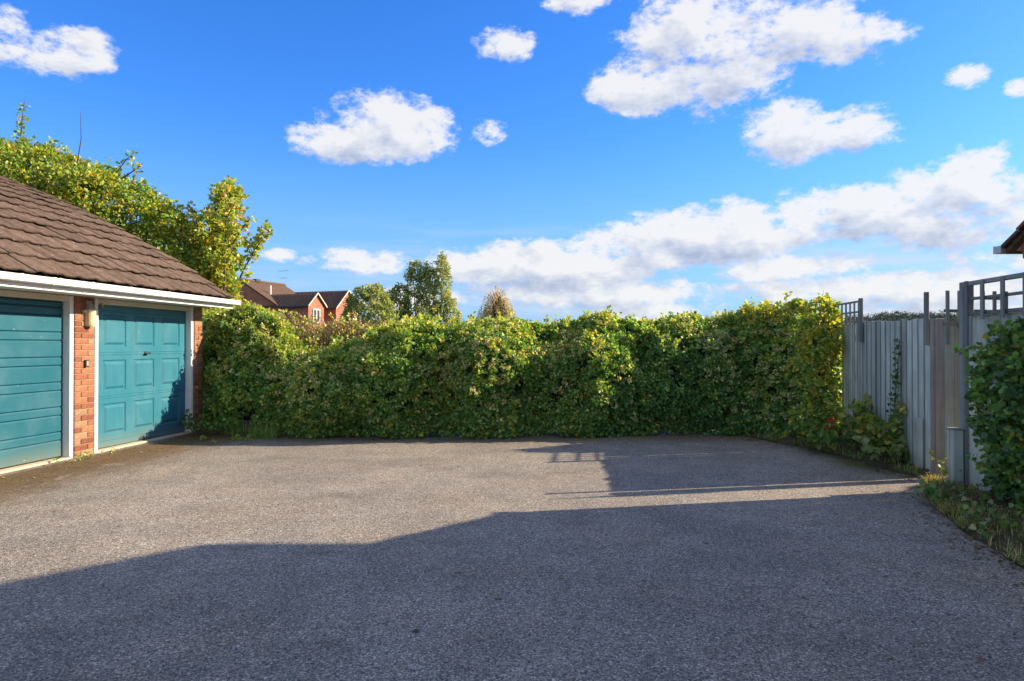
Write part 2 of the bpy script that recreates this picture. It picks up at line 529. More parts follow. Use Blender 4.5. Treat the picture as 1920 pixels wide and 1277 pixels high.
TEAL_B = teal_material('teal_panel_paint', (0.021, 0.148, 0.215), (6, 9, 1.2))

def tile_material(name, col):
    m, t, bs = mat_new(name)
    c = coords(t)
    oi = t.new('ShaderNodeObjectInfo').outputs['Random']
    loc = t.new('ShaderNodeObjectInfo').outputs['Location']
    w = t.v('ADD', c, loc)
    n = t.noise(w, 9.0, 6, 0.65)
    n2 = t.noise(w, 90.0, 3, 0.6)
    g = t.m('MULTIPLY', t.ss(n.outputs['Fac'], 0.3, 0.7, 0.7, 1.2), t.m('MULTIPLY_ADD', oi, 0.34, 0.83))
    g = t.m('MULTIPLY', g, t.ss(n2.outputs['Fac'], 0.3, 0.7, 0.82, 1.15))
    cc = t.new('ShaderNodeCombineXYZ')
    for i in range(3): t.put(cc.inputs[i], g)
    base = t.mix(1.0, (*col, 1), cc.outputs[0], 'MULTIPLY')
    lich = t.noise(w, 26.0, 3, 0.5)
    base = t.mix(t.m('MULTIPLY', t.ss(lich.outputs['Fac'], 0.68, 0.72), 0.75), base, (0.46, 0.40, 0.30, 1))
    moss = t.noise(w, 4.0, 5, 0.6)
    base = t.mix(t.m('MULTIPLY', t.ss(moss.outputs['Fac'], 0.62, 0.75), 0.5), base, (0.10, 0.095, 0.05, 1))
    if name.startswith('brown'):           # shade lines under the courses, painted dark on the tile tails
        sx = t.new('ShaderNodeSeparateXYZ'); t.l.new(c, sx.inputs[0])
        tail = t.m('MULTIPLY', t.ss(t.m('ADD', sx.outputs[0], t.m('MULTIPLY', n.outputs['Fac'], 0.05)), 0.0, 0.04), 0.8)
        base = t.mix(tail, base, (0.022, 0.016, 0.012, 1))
    t.l.new(base, bs.inputs['Base Color'])
    bs.inputs['Roughness'].default_value = 0.92
    bs.inputs['Specular IOR Level'].default_value = 0.2
    bump(t, bs, t.m('ADD', n2.outputs['Fac'], lich.outputs['Fac']), 0.45, 0.008)
    return m
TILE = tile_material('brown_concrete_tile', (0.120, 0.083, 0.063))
TILE_FAR = tile_material('far_roof_tile', (0.11, 0.07, 0.05))

def timber_material(name, col, warm=0.0):
    m, t, bs = mat_new(name)
    c = coords(t)
    loc = t.new('ShaderNodeObjectInfo').outputs['Location']
    oi = t.new('ShaderNodeObjectInfo').outputs['Random']
    w = t.v('ADD', c, t.v('MULTIPLY', loc, (3.1, 5.7, 0.0)))
    gr = t.noise(t.v('MULTIPLY', w, (60, 60, 1.6)), 1.0, 6, 0.65, 0.4)
    bl = t.noise(w, 2.4, 5, 0.6)
    f = t.m('ADD', t.m('MULTIPLY', gr.outputs['Fac'], 0.55), t.m('MULTIPLY', bl.outputs['Fac'], 0.45))
    a = t.mix(t.ss(f, 0.32, 0.68), (col[0]*.70, col[1]*.70, col[2]*.72, 1), (col[0]*1.2, col[1]*1.2, col[2]*1.18, 1))
    g = t.m('MULTIPLY_ADD', oi, 0.44, 0.76)
    cc = t.new('ShaderNodeCombineXYZ')
    for i in range(3): t.put(cc.inputs[i], g)
    a = t.mix(1.0, a, cc.outputs[0], 'MULTIPLY')
    bare = t.noise(t.v('MULTIPLY', w, (22, 22, 1.2)), 1.0, 5, 0.6, 0.3)
    a = t.mix(t.m('MULTIPLY', t.ss(bare.outputs['Fac'], 0.58, 0.72), 0.55 if warm else 0.30), a, (0.20, 0.16, 0.115, 1))
    sp = t.new('ShaderNodeSeparateXYZ'); t.l.new(c, sp.inputs[0])
    low = t.m('MULTIPLY', t.ss(t.m('ADD', sp.outputs[2], t.m('MULTIPLY', bl.outputs['Fac'], 0.3)), 0.5, 0.1), 0.5)
    a = t.mix(low, a, (0.11, 0.12, 0.07, 1))
    ed = t.m('MAXIMUM', t.ss(t.m('ABSOLUTE', sp.outputs[1]), 0.013, 0.003), t.m('MULTIPLY', t.ss(sp.outputs[1], 0.118, 0.139), t.ss(sp.outputs[1], 0.20, 0.16)))
    ed = t.m('MULTIPLY', ed, 0.5)                      # shade in the laps between boards, painted as dark lines
    a = t.mix(ed, a, (0.035, 0.038, 0.03, 1))
    t.l.new(a, bs.inputs['Base Color'])
    bs.inputs['Roughness'].default_value = 0.8
    bs.inputs['Specular IOR Level'].default_value = 0.25
    bump(t, bs, gr.outputs['Fac'], 0.35, 0.006)
    return m
FENCE = timber_material('blue_grey_fence_paint', (0.52, 0.565, 0.485))
FENCE_DK = timber_material('slate_trellis_paint', (0.235, 0.25, 0.235))
GATE_M = timber_material('grey_green_gate_paint', (0.37, 0.44, 0.40))
POST_M = timber_material('weathered_brown_post', (0.33, 0.30, 0.26), 1.0)

def tarmac_material():
    m, t, bs = mat_new('tarmac')
    c = coords(t)
    sp = t.new('ShaderNodeSeparateXYZ'); t.l.new(c, sp.inputs[0])
    v1 = t.new('ShaderNodeTexVoronoi'); t.l.new(t.v('ADD', c, t.v('MULTIPLY', t.noise(c, 60, 2, .5).outputs['Color'], (0.010, 0.010, 0.0))), v1.inputs['Vector'])
    v1.inputs['Scale'].default_value = 135.0
    s1 = t.new('ShaderNodeSeparateXYZ'); t.l.new(v1.outputs['Color'], s1.inputs[0])
    v2 = t.new('ShaderNodeTexVoronoi'); t.l.new(c, v2.inputs['Vector']); v2.inputs['Scale'].default_value = 34.0
    s2 = t.new('ShaderNodeSeparateXYZ'); t.l.new(v2.outputs['Color'], s2.inputs[0])
    grain = t.ramp(s1.outputs[0], [(0.0, (0.060, 0.056, 0.050)), (0.30, (0.165, 0.150, 0.128)), (0.70, (0.262, 0.236, 0.198)), (0.90, (0.37, 0.335, 0.28)), (1.0, (0.56, 0.52, 0.46))])
    # pale chippings
    chip = t.m('MULTIPLY', t.m('GREATER_THAN', s2.outputs[1], 0.90), t.m('LESS_THAN', v2.outputs['Distance'], 0.24))
    grain = t.mix(t.m('MULTIPLY', chip, 0.85), grain, (0.58, 0.54, 0.49, 1))
    pit = t.m('MULTIPLY', t.m('LESS_THAN', s2.outputs[2], 0.10), t.m('LESS_THAN', v2.outputs['Distance'], 0.30))
    grain = t.mix(t.m('MULTIPLY', pit, 0.7), grain, (0.05, 0.047, 0.045, 1))
    # broad wear
    b1 = t.noise(c, 0.55, 5, 0.6, 0.4)
    b2 = t.noise(c, 2.6, 5, 0.6, 0.2)
    g = t.m('MULTIPLY', t.ss(b1.outputs['Fac'], 0.3, 0.7, 0.86, 1.14), t.ss(b2.outputs['Fac'], 0.25, 0.75, 0.88, 1.12))
    cc = t.new('ShaderNodeCombineXYZ')
    for i in range(3): t.put(cc.inputs[i], g)
    col = t.mix(1.0, grain, cc.outputs[0], 'MULTIPLY')
    warm = t.noise(c, 1.1, 4, 0.6)
    col = t.mix(t.m('MULTIPLY', t.ss(warm.outputs['Fac'], 0.45, 0.7), 0.35), col, t.mix(1.0, col, (1.15, 0.98, 0.80, 1), 'MULTIPLY'))
    # moss and silt that wash down from the garage doors, and along the hedge and the beds
    n = t.m('SUBTRACT', t.m('MULTIPLY', sp.outputs[0], 0.992), t.m('MULTIPLY', sp.outputs[1], 0.128))   # distance out from the doors
    dn = t.m('ADD', n, 5.53 * 0.992 + 9.134 * 0.128)
    st = t.noise(t.v('MULTIPLY', c, (1.0, 0.45, 1.0)), 2.2, 6, 0.65, 0.6)
    band = t.m('MULTIPLY', t.ss(dn, 0.10, 0.30), t.ss(t.m('ADD', dn, t.m('MULTIPLY', t.m('SUBTRACT', st.outputs['Fac'], 0.5), 1.8)), 1.7, 0.7))
    band = t.m('MULTIPLY', band, t.ss(st.outputs['Fac'], 0.28, 0.46))
    col = t.mix(t.m('MULTIPLY', band, 0.95), col, t.mix(1.0, t.mix(0.5, col, (0.16, 0.15, 0.14, 1)), (0.60, 0.42, 0.22, 1), 'MULTIPLY'))
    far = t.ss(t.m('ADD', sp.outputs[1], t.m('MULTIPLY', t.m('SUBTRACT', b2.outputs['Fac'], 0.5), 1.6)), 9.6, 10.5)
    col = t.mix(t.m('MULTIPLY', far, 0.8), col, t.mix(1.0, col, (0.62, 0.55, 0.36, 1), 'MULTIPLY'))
    right = t.ss(t.m('ADD', t.m('ADD', sp.outputs[0], t.m('MULTIPLY', t.m('SUBTRACT', sp.outputs[1], 9.0), -0.10)), t.m('MULTIPLY', t.m('SUBTRACT', b2.outputs['Fac'], 0.5), 1.0)), 3.75, 4.2)
    right = t.m('MULTIPLY', right, t.ss(sp.outputs[1], 7.0, 8.2))
    col = t.mix(t.m('MULTIPLY', right, 0.85), col, (0.12, 0.13, 0.03, 1))
    damp = t.m('MULTIPLY', t.ss(t.noise(t.v('MULTIPLY', c, (0.6, 2.2, 1)), 1.3, 4, 0.6).outputs['Fac'], 0.58, 0.72), 0.5)
    col = t.mix(damp, col, t.mix(1.0, col, (0.62, 0.58, 0.54, 1), 'MULTIPLY'))
    t.l.new(col, bs.inputs['Base Color'])
    bs.inputs['Roughness'].default_value = 0.85
    bs.inputs['Specular IOR Level'].default_value = 0.3
    hgt = t.m('MULTIPLY_ADD', v1.outputs['Distance'], -0.9, t.m('MULTIPLY', s1.outputs[1], 0.4))
    bump(t, bs, hgt, 0.45, 0.008)
    return m
TARMAC = tarmac_material()

def soil_material(name, c1, c2, c3, s=3.0):
    m, t, bs = mat_new(name)
    c = coords(t)
    n = t.noise(c, s, 6, 0.65)
    n2 = t.noise(c, s * 14, 4, 0.65)
    col = t.ramp(t.m('ADD', t.m('MULTIPLY', n.outputs['Fac'], 0.65), t.m('MULTIPLY', n2.outputs['Fac'], 0.35)), [(0.3, c1), (0.5, c2), (0.7, c3)])
    t.l.new(col, bs.inputs['Base Color'])
    bs.inputs['Roughness'].default_value = 0.95
    bump(t, bs, n2.outputs['Fac'], 0.8, 0.03)
    return m
SOIL = soil_material('mossy_soil', (0.035, 0.026, 0.018), (0.075, 0.06, 0.03), (0.07, 0.085, 0.022))
FIELD = soil_material('meadow', (0.05, 0.08, 0.02), (0.08, 0.11, 0.03), (0.11, 0.12, 0.04), 0.4)

# ================================================================== THE SETTING
def structure(o):
    o['kind'] = 'structure'
    return o

g = MB().add([(-2500, -2500, -0.02), (2500, -2500, -0.02), (2500, 2500, -0.02), (-2500, 2500, -0.02)], [(0,1,2,3)])
structure(g.build('ground', FIELD))

edge = [(4.4, 7.05), (4.12, 6.85), (3.95, 6.5), (3.71, 6.0), (3.47, 5.31), (3.35, 4.85), (3.24, 4.32), (3.12, 3.5), (3.0, 2.0), (2.9, -6.0)]
edge2 = [(3.6, 11.2), (3.63, 10.6), (3.8, 9.93), (4.05, 9.25), (4.2, 8.5), (4.27, 7.6), (4.38, 7.2)]
def wob(poly, amp=0.035, step=0.12, seed=3):
    out = []
    for (a, b) in zip(poly[:-1], poly[1:]):
        L = math.hypot(b[0]-a[0], b[1]-a[1]); n = max(1, int(L/step))
        for i in range(n):
            f = i/n
            x, y = a[0]+(b[0]-a[0])*f, a[1]+(b[1]-a[1])*f
            k = amp*noise.noise((x*3.1, y*3.1, seed)) + amp*.6*noise.noise((x*9.1, y*9.1, seed))
            out.append((x+k, y+k*.5))
    out.append(poly[-1])
    return out
bd = [(-14, -6), (-14, 3), (-7.2, 5.5), (-6.9, 11.4), (-4.8, 11.4), (-4.0, 11.2)] + wob(edge2) + [(6.5, 7.2), (6.5, 6.95)] + wob(edge)
dv = MB().add([(x, y, 0.0) for x, y in bd], [tuple(range(len(bd)))])
structure(dv.build('driveway', TARMAC))

def soil_sheet(name, lo, hi, seed):
    """low uneven bank between two edge lines (lists of points of equal length)"""
    n, k = 40, 10
    def at(pl, f):
        f *= len(pl)-1; i = min(int(f), len(pl)-2); f -= i
        return (pl[i][0]*(1-f)+pl[i+1][0]*f, pl[i][1]*(1-f)+pl[i+1][1]*f)
    vs, fs = [], []
    for i in range(n+1):
        a, b = at(lo, i/n), at(hi, i/n)
        for j in range(k+1):
            f = j/k
            x, y = a[0]*(1-f)+b[0]*f, a[1]*(1-f)+b[1]*f
            z = 0.07*min(1, f*4)**0.7 + 0.035*noise.noise((x*5, y*5, seed)) + 0.015*noise.noise((x*17, y*17, seed)) - 0.03*(j == 0)
            vs.append((x, y, z))
    for i in range(n):
        for j in range(k):
            p = i*(k+1)+j
            fs.append((p, p+k+1, p+k+2, p+1))
    return structure(MB().add(vs, fs).build(name, SOIL, smooth=True))
soil_sheet('planting_bed', edge2, [(4.95, 11.3), (4.93, 10.6), (4.9, 9.9), (4.85, 9.25), (4.75, 8.5), (4.68, 7.6), (4.62, 7.25)], 5)
soil_sheet('grass_verge', edge, [(4.45, 7.0), (4.46, 6.85), (4.44, 6.5), (4.4, 6.0), (4.33, 5.31), (4.3, 4.85), (4.25, 4.32), (4.2, 3.5), (4.1, 2.0), (4.0, -6.0)], 9)
soil_sheet('hedge_bank', [(-5.35, 11.35), (-4.95, 11.0), (-4.4, 10.6), (-3.7, 10.32), (-2, 10.4), (0, 10.5), (2, 10.72), (3.7, 10.95)], [(-5.5, 14), (-4.95, 14), (-4.4, 14), (-3.7, 14), (-2, 14), (0, 14), (2, 14), (4.2, 14)], 2)

# ================================================================== LEFT GARAGE
GA = thing('garage', 'red brick double garage with teal doors and brown tiled roof', 'garage', (-5.53, 9.134, 0.0), R(-7.35))
S0, S1 = -3.0, 2.215                                     # near and far ends along the front
wall = MB()
wall.box(-0.10, 0.106, -0.552, -0.218, -0.05, 2.04)      # pier between the doors
wall.box(-0.10, 0.106, 2.003, S1-0.006, -0.05, 2.04)     # far pier
wall.box(-0.10, 0.106, S0, -2.68, -0.05, 2.04)           # near pier
wall.box(-9.2, -0.1005, 2.003, S1-0.006, -0.05, 2.5)
wall.box(-9.2, -0.1005, S0, S0+0.215, -0.05, 2.5)
wall.box(-9.41, -9.2005, S0, S1-0.006, -0.05, 2.5)
wo = wall.build('wall', MORTAR, GA)
FULL = MB().bbox(-0.045, 0.0, 0, 0.215, 0, 0.065, 0.004).mesh('brick', BRICK)
HALF = MB().bbox(-0.045, 0.0, 0, 0.1025, 0, 0.065, 0.004).mesh('brick', BRICK)
RET = MB().bbox(0, 0.1025, -0.045, 0.0, 0, 0.065, 0.004).mesh('brick', BRICK)
rb = random.Random(4)
def lay(me, n, s, z):
    link('brick', me, wo, (n + rb.uniform(-.0015, .0015), s, z), (rb.uniform(-.004, .004), 0, rb.uniform(-.006, .006)))
for k in range(27):
    z = 0.008 + k*0.075
    if k % 2: lay(FULL, 0.115, -0.553, z); lay(HALF, 0.115, -0.3275, z)
    else: lay(HALF, 0.115, -0.553, z); lay(FULL, 0.115, -0.4405, z)
    if k % 2: lay(FULL, 0.115, 2.0, z)
    else: lay(HALF, 0.115, 2.0, z); lay(HALF, 0.115, 2.1125, z)
    if k % 2: lay(FULL, 0.115, -2.99, z)
    else: lay(HALF, 0.115, -2.99, z); lay(HALF, 0.115, -2.8775, z)

# roof: a gently bowed front slope with every tile laid on it
EAVE_N, EAVE_Z, RUN = 0.57, 2.19, 4.97
RS0, RS1 = -3.30, 2.40
def prof(r): return EAVE_Z + 0.66*r - 0.037*r*r
rv, rf = [], []
K = 16
pts = [(EAVE_N - RUN*i/K, prof(RUN*i/K) - 0.035) for i in range(K+1)]
top = pts + [(EAVE_N - RUN - 0.3*j, prof(RUN) - 0.035 - 0.16*j) for j in range(1, 17)]
bot = [(a, b - 0.07) for a, b in top]
rp = MB()
n_ = len(top)
vs = [(a, RS0, b) for a, b in top] + [(a, RS1, b) for a, b in top] + [(a, RS0, b) for a, b in bot] + [(a, RS1, b) for a, b in bot]
fs = []
for i in range(n_-1):
    fs += [(i, i+1, n_+i+1, n_+i), (2*n_+i, 3*n_+i, 3*n_+i+1, 2*n_+i+1), (i, 2*n_+i, 2*n_+i+1, i+1), (n_+i, n_+i+1, 3*n_+i+1, 3*n_+i)]
fs += [(0, n_, 3*n_, 2*n_), (n_-1, 3*n_-1, 4*n_-1, 2*n_-1)]
rp.add(vs, fs)
ro = rp.build('roof', TILE, GA)
# gable infill beneath the verge at both ends
for (a, b) in ((2.02, S1-0.02), (S0+0.02, S0+0.2)):
    poly = [(EAVE_N-.55, 2.1), (EAVE_N-.55, prof(.55)-.11)] + [(EAVE_N-r, prof(r)-.11) for r in (1, 2, 3, 4, RUN)] + [(-9.1, 2.4), (-9.1, 2.1)]
    MB().prism(poly, a, b, 'y').build('gable', BRICKWALL, GA)
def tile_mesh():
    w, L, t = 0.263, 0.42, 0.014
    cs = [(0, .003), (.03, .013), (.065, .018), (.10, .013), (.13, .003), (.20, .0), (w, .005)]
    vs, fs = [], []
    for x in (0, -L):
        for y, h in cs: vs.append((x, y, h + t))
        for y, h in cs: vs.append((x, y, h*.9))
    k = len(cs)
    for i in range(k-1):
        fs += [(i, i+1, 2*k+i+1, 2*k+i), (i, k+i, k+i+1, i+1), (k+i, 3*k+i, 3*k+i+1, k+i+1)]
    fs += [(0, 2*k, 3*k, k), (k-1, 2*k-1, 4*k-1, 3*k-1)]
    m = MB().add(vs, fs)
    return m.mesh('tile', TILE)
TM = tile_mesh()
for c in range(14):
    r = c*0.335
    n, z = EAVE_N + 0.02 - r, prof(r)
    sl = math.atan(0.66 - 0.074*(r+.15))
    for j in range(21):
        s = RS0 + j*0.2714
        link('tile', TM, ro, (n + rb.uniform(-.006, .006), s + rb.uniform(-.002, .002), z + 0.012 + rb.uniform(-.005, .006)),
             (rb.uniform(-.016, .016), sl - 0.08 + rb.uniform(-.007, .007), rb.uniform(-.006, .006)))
# eaves
MB().box(-0.06, 0.522, RS0, RS1-0.1, 2.042, 2.056).build('soffit', WHITE_PAINT, GA)
MB().bbox(0.525, 0.548, RS0, RS1, 2.028, 2.170, 0.003).build('fascia', WHITE, GA)
gt = MB()
prf = [(.482, 2.172), (.482, 2.108), (.500, 2.098), (.562, 2.098), (.580, 2.108), (.588, 2.166), (.598, 2.168), (.598, 2.176), (.582, 2.176), (.574, 2.114), (.560, 2.106), (.502, 2.106), (.489, 2.113), (.489, 2.172)]
prf = [(a+.07, b-.012) for a, b in prf]
gt.prism(prf, RS0, RS1+0.06, 'y')
gut = gt.build('gutter', WHITE, GA)
prc = [(.481, 2.150), (.481, 2.104), (.499, 2.094), (.563, 2.094), (.583, 2.104), (.592, 2.166), (.602, 2.167), (.602, 2.180), (.586, 2.180), (.584, 2.172), (.581, 2.110), (.562, 2.0975), (.500, 2.0975), (.4815, 2.108)]
prc = [(a+.07, b-.012) for a, b in prc]
for s in (-2.9, -1.95, -1.52, -1.44, -0.95, -0.28, 0.5, 1.35, 2.2):
    MB().prism(prc, s, s+0.035, 'y').build('gutter_bracket', WHITE, gut)
MB().box(.554, .656, RS1+0.061, RS1+0.066, 2.088, 2.160).build('stop_end', WHITE, gut)

# door frames
def frame(a, b, name, lab):
    o = MB().bbox(-0.03, 0.098, a-0.06, a, 0.0, 2.035, 0.004).build('door_frame', WHITE_PAINT, GA)
    MB().bbox(-0.03, 0.098, b, b+0.06, 0.0, 2.035, 0.004).build('jamb', WHITE_PAINT, o)
    MB().bbox(-0.03, 0.094, a, b, 1.965, 2.035, 0.004).build('frame_head', CREAM_PAINT, o)
    MB().bbox(-0.12, 0.10, a, b, -0.03, 0.022, 0.006).build('threshold', CONCRETE, o)
    return o
frame(-2.67, -0.615, 'door_frame', '')
frame(-0.128, 1.93, 'door_frame', '')

# slatted door
d1 = MB().box(-0.045, -0.016, -2.668, -0.617, 0.035, 1.962).build('slatted_door', TEAL_A, GA)
d1['label'] = 'teal garage door of wide and narrow ribbed slats'
z = 0.036; k = 0
while z < 1.95:
    h = 0.206 if k % 2 == 0 else 0.103
    h = min(h, 1.958 - z)
    if h > 0.03:
        sl = MB()
        prs = [(-.015, z+.002), (-.002, z+.002), (.004, z+.010), (.004, z+h-.022), (-.006, z+h-.006), (-.015, z+h-.002)]
        sl.prism(prs, -2.667, -0.618, 'y')
        sl.build('slat', TEAL_A, d1)
    z += h; k += 1
# panelled door
d2 = MB().box(-0.045, -0.020, -0.126, 1.928, 0.035, 1.962).build('panelled_door', TEAL_B, GA)
d2['label'] = 'teal up-and-over garage door with nine raised panels'
cols = [(0.085, 0.535), (0.70, 1.15), (1.32, 1.77)]
rows = [(0.20, 0.62), (0.79, 1.215), (1.395, 1.83)]
def grid_skin():
    m = MB()
    ys = [-0.125] + [v for c in cols for v in c] + [1.927]
    zs = [0.036] + [v for c in rows for v in c] + [1.961]
    for i in range(len(ys)-1):
        for j in range(len(zs)-1):
            if i % 2 == 1 and j % 2 == 1: continue
            m.add([(0, ys[i], zs[j]), (0, ys[i+1], zs[j]), (0, ys[i+1], zs[j+1]), (0, ys[i], zs[j+1])], [(0,1,2,3)])
    for zz in (0.125, 0.70, 0.735, 1.29, 1.325, 1.875):         # pressed ridges across the door
        m.prism([(-.001, zz-.008), (.005, zz-.003), (.005, zz+.003), (-.001, zz+.008)], -0.124, 1.926, 'y')
    return m
grid_skin().build('door_skin', TEAL_B, d2)
def panel(a, b, c, e):
    m = MB()
    rings = [(0.0, 0.0), (-.014, .012), (-.014, .030), (0.004, .062)]
    vs = []
    for h, i in rings:
        vs += [(h, a+i, c+i), (h, b-i, c+i), (h, b-i, e-i), (h, a+i, e-i)]
    fs = []
    for r in range(len(rings)-1):
        for q in range(4):
            fs.append((r*4+q, r*4+(q+1) % 4, r*4+4+(q+1) % 4, r*4+4+q))
    fs.append((12, 13, 14, 15))
    return m.add(vs, fs)
for (a, b) in cols:
    for (c, e) in rows:
        panel(a, b, c, e).build('panel', TEAL_B, d2)
h = MB()
h.tube([(0.0, .95, 1.30), (0.012, .95, 1.30)], 0.030, 14)
ho = h.build('handle', BLACK, d2)
MB().tube([(0.012, .95, 1.30), (0.045, .95, 1.30)], [0.012, 0.012], 10).bbox(0.042, 0.062, .905, .995, 1.287, 1.313, 0.008).build('grip', STEEL, ho)

def gpos(n, s, z):
    a = R(-7.35)
    return (-5.53 + n*math.cos(a) - s*math.sin(a), 9.134 + n*math.sin(a) + s*math.cos(a), z)

# lamp on the pier
lamp = thing('wall_lamp', 'cream bulkhead lamp with grey cap on the brick pier', 'lamp', gpos(0.116, -0.335, 1.66), R(-7.35))
m = MB()
ang = [i*math.pi/8 for i in range(9)]
poly = [(0.035 + 0.062*math.sin(a), -0.062*math.cos(a)) for a in ang]
poly = [(0.0, -0.062)] + poly + [(0.0, 0.062)]
m.prism(poly, 0.02, 0.215, 'z')
m.prism([(p[0]*.9, p[1]*.86) for p in poly], 0.0, 0.02, 'z')
m.build('shade', CREAM_PLASTIC, lamp)
m = MB(); m.prism([(p[0]*.86+.002, p[1]*.9) for p in poly], 0.2155, 0.245, 'z'); m.prism([(p[0]*.6+.002, p[1]*.7) for p in poly], 0.2455, 0.285, 'z')
m.bbox(-0.001, 0.022, -0.05, 0.05, 0.286, 0.33, .004)
m.build('cap', GREY_PLASTIC, lamp)
MB().bbox(0.0, 0.05, -0.115, -0.075, 0.175, 0.205, .008).tube([(0.02, -0.08, .19), (0.03, -0.055, .19)], .01, 6).build('sensor', CREAM_PLASTIC, lamp)
cb = [(0.10, -0.05, .19), (0.112, 0.02, .215), (0.10, 0.06, .235), (0.06, 0.10, .262), (0.035, 0.16, .285), (0.03, 0.21, .30)]
MB().tube(cb, 0.0035, 5).build('cable', BLACK, lamp)
TAGM = simple('faded_pink_plastic', (0.42, 0.24, 0.20), 0.6, .1)
MB().bbox(0.015, 0.035, 0.19, 0.235, 0.29, 0.315, .004).bbox(0.015, 0.03, 0.225, 0.245, 0.255, 0.29, .004).build('cable_clip', TAGM, lamp)

sw = MB(); sw.bbox(0, 0.028, -0.028, 0.028, -0.045, 0.045, 0.004)
so = sw.build('key_switch', BLACK, None)
so.location = gpos(0.1165, -0.375, 1.185); so.rotation_euler = (0, 0, R(-7.35))
tag(so, 'small dark key switch box on the brick pier', 'switch')
MB().bbox(0.0285, 0.031, -0.018, 0.018, -0.03, 0.03, .001).build('face_plate', GREY_PLASTIC, so)

# ================================================================== RIGHT SIDE: fence, gate, tall panel
FA = R(-6.45)
def fdir(s, x=0.0, z=0.0, base=(4.53, 7.64)):
    return (base[0] + x*math.cos(FA) - s*math.sin(FA), base[1] + x*math.sin(FA) + s*math.cos(FA), z)
rf_ = random.Random(11)
fence = thing('fence', 'pale blue-grey board fence with trellis at its far end', 'fence', (4.53, 7.64, 0), FA)
def plank(w, h, t=0.016):
    return MB().bbox(-t, 0, 0, w, 0.03, h, 0.003)
s = -0.33
while s < 1.46:
    w = 0.158
    o = plank(w, 1.71 + 0.02*(s/1.5) + rf_.uniform(-.014, .014)).build('plank', FENCE, fence, loc=(rf_.uniform(-.003, .003), s, 0))
    o.rotation_euler = (rf_.uniform(-.003, .003), 0, -rf_.uniform(.06, .095))
    s += 0.1405
while s < 2.22:
    o = plank(0.080 if int(s*100) % 3 else .092, 1.72 + rf_.uniform(-.006, .006)).build('plank', FENCE, fence, loc=(rf_.uniform(-.004, .004), s, 0))
    o.rotation_euler = (rf_.uniform(-.004, .004), 0, -rf_.uniform(.07, .13))
    s += 0.085
for z in (0.35, 0.95, 1.5):
    MB().bbox(0.032, 0.06, -0.33, 2.26, z, z+0.075).build('rail', FENCE, fence)
for s in (1.47, 2.27):
    MB().bbox(0.061, 0.15, s-.045, s+.045, 0, 1.74).build('post', POST_M, fence)
# batten carried up past the boards at the near end, and the trellis post
MB().bbox(-0.062, -0.022, -0.335, -0.292, 1.42, 1.99).build('batten', FENCE_DK, fence)
MB().bbox(-0.066, -0.022, 1.44, 1.492, 1.46, 2.045).build('batten', FENCE_DK, fence)
def trellis(parent, a, b, z0, z1, nv, zs, mat, x=-0.045, t=0.02, w=0.03, top=True):
    tr = MB().bbox(x, x+t, a, b, z1-w, z1).build('trellis', mat, parent)
    for z in zs:
        MB().bbox(x+t+.001, x+2*t, a, b, z-w/2, z+w/2).build('trellis_slat', mat, tr)
    for i in range(nv):
        s = a + (b-a)*i/(nv-1)
        MB().bbox(x-t-.001, x-.001, s-w/2, s+w/2, z0, z1-.002 if top else z1+.03).build('trellis_slat', mat, tr)
    return tr
trellis(fence, 1.50, 2.26, 1.70, 2.02, 6, (1.75, 1.87), FENCE_DK, w=.026)
MB().bbox(-0.05, -0.022, -0.20, -0.03, 0.0, 0.62, .006).build('spur_board', FENCE, fence)

# gate, standing open into the garden behind
post = MB().bbox(-0.05, 0.05, -0.055, 0.055, -0.05, 1.70, .006).build('gate_post', POST_M, None)
post.location = fdir(-0.43, 0.02); post.rotation_euler = (0, 0, FA)
tag(post, 'weathered brown timber gate post at the near end of the board fence', 'post')
MB().bbox(-0.075, -0.051, -0.05, 0.0, 0.02, 1.69, .003).build('cover_strip', POST_M, post)
gx, gy, _ = fdir(-0.49, 0.05)
gate = thing('gate', 'narrow grey-green board gate with trellis top standing open', 'gate', (gx, gy, 0), R(9))
x = 0.0
for i in range(6):
    MB().bbox(x, x+0.112, -0.010, 0.010, 0.06, 1.63, .003).build('board', GATE_M, gate)
    x += 0.114
for z in (0.25, 0.85, 1.45):
    MB().bbox(0, 0.71, 0.0105, 0.045, z, z+0.08).build('rail', GATE_M, gate)
MB().bbox(-0.01, 0.72, -0.02, 0.02, 1.632, 1.665).build('top_rail', POST_M, gate)
for i in range(6):
    x = 0.005 + i*0.14
    MB().bbox(x, x+0.036, -0.032, -0.0105 if i else -0.0105, 1.43 if i == 0 else 1.60, 1.99, .003).build('trellis_slat', FENCE_DK, gate)
MB().bbox(0.0, 0.74, -0.0095, 0.011, 1.765, 1.795).build('trellis_slat', FENCE_DK, gate)
MB().bbox(0.28, 0.74, -0.0095, 0.011, 1.90, 1.93).build('trellis_slat', FENCE_DK, gate)
for z in (0.29, 1.49):
    MB().bbox(-0.09, 0.25, 0.046, 0.052, z-.012, z+.012, .002).build('hinge', BLACK, gate)

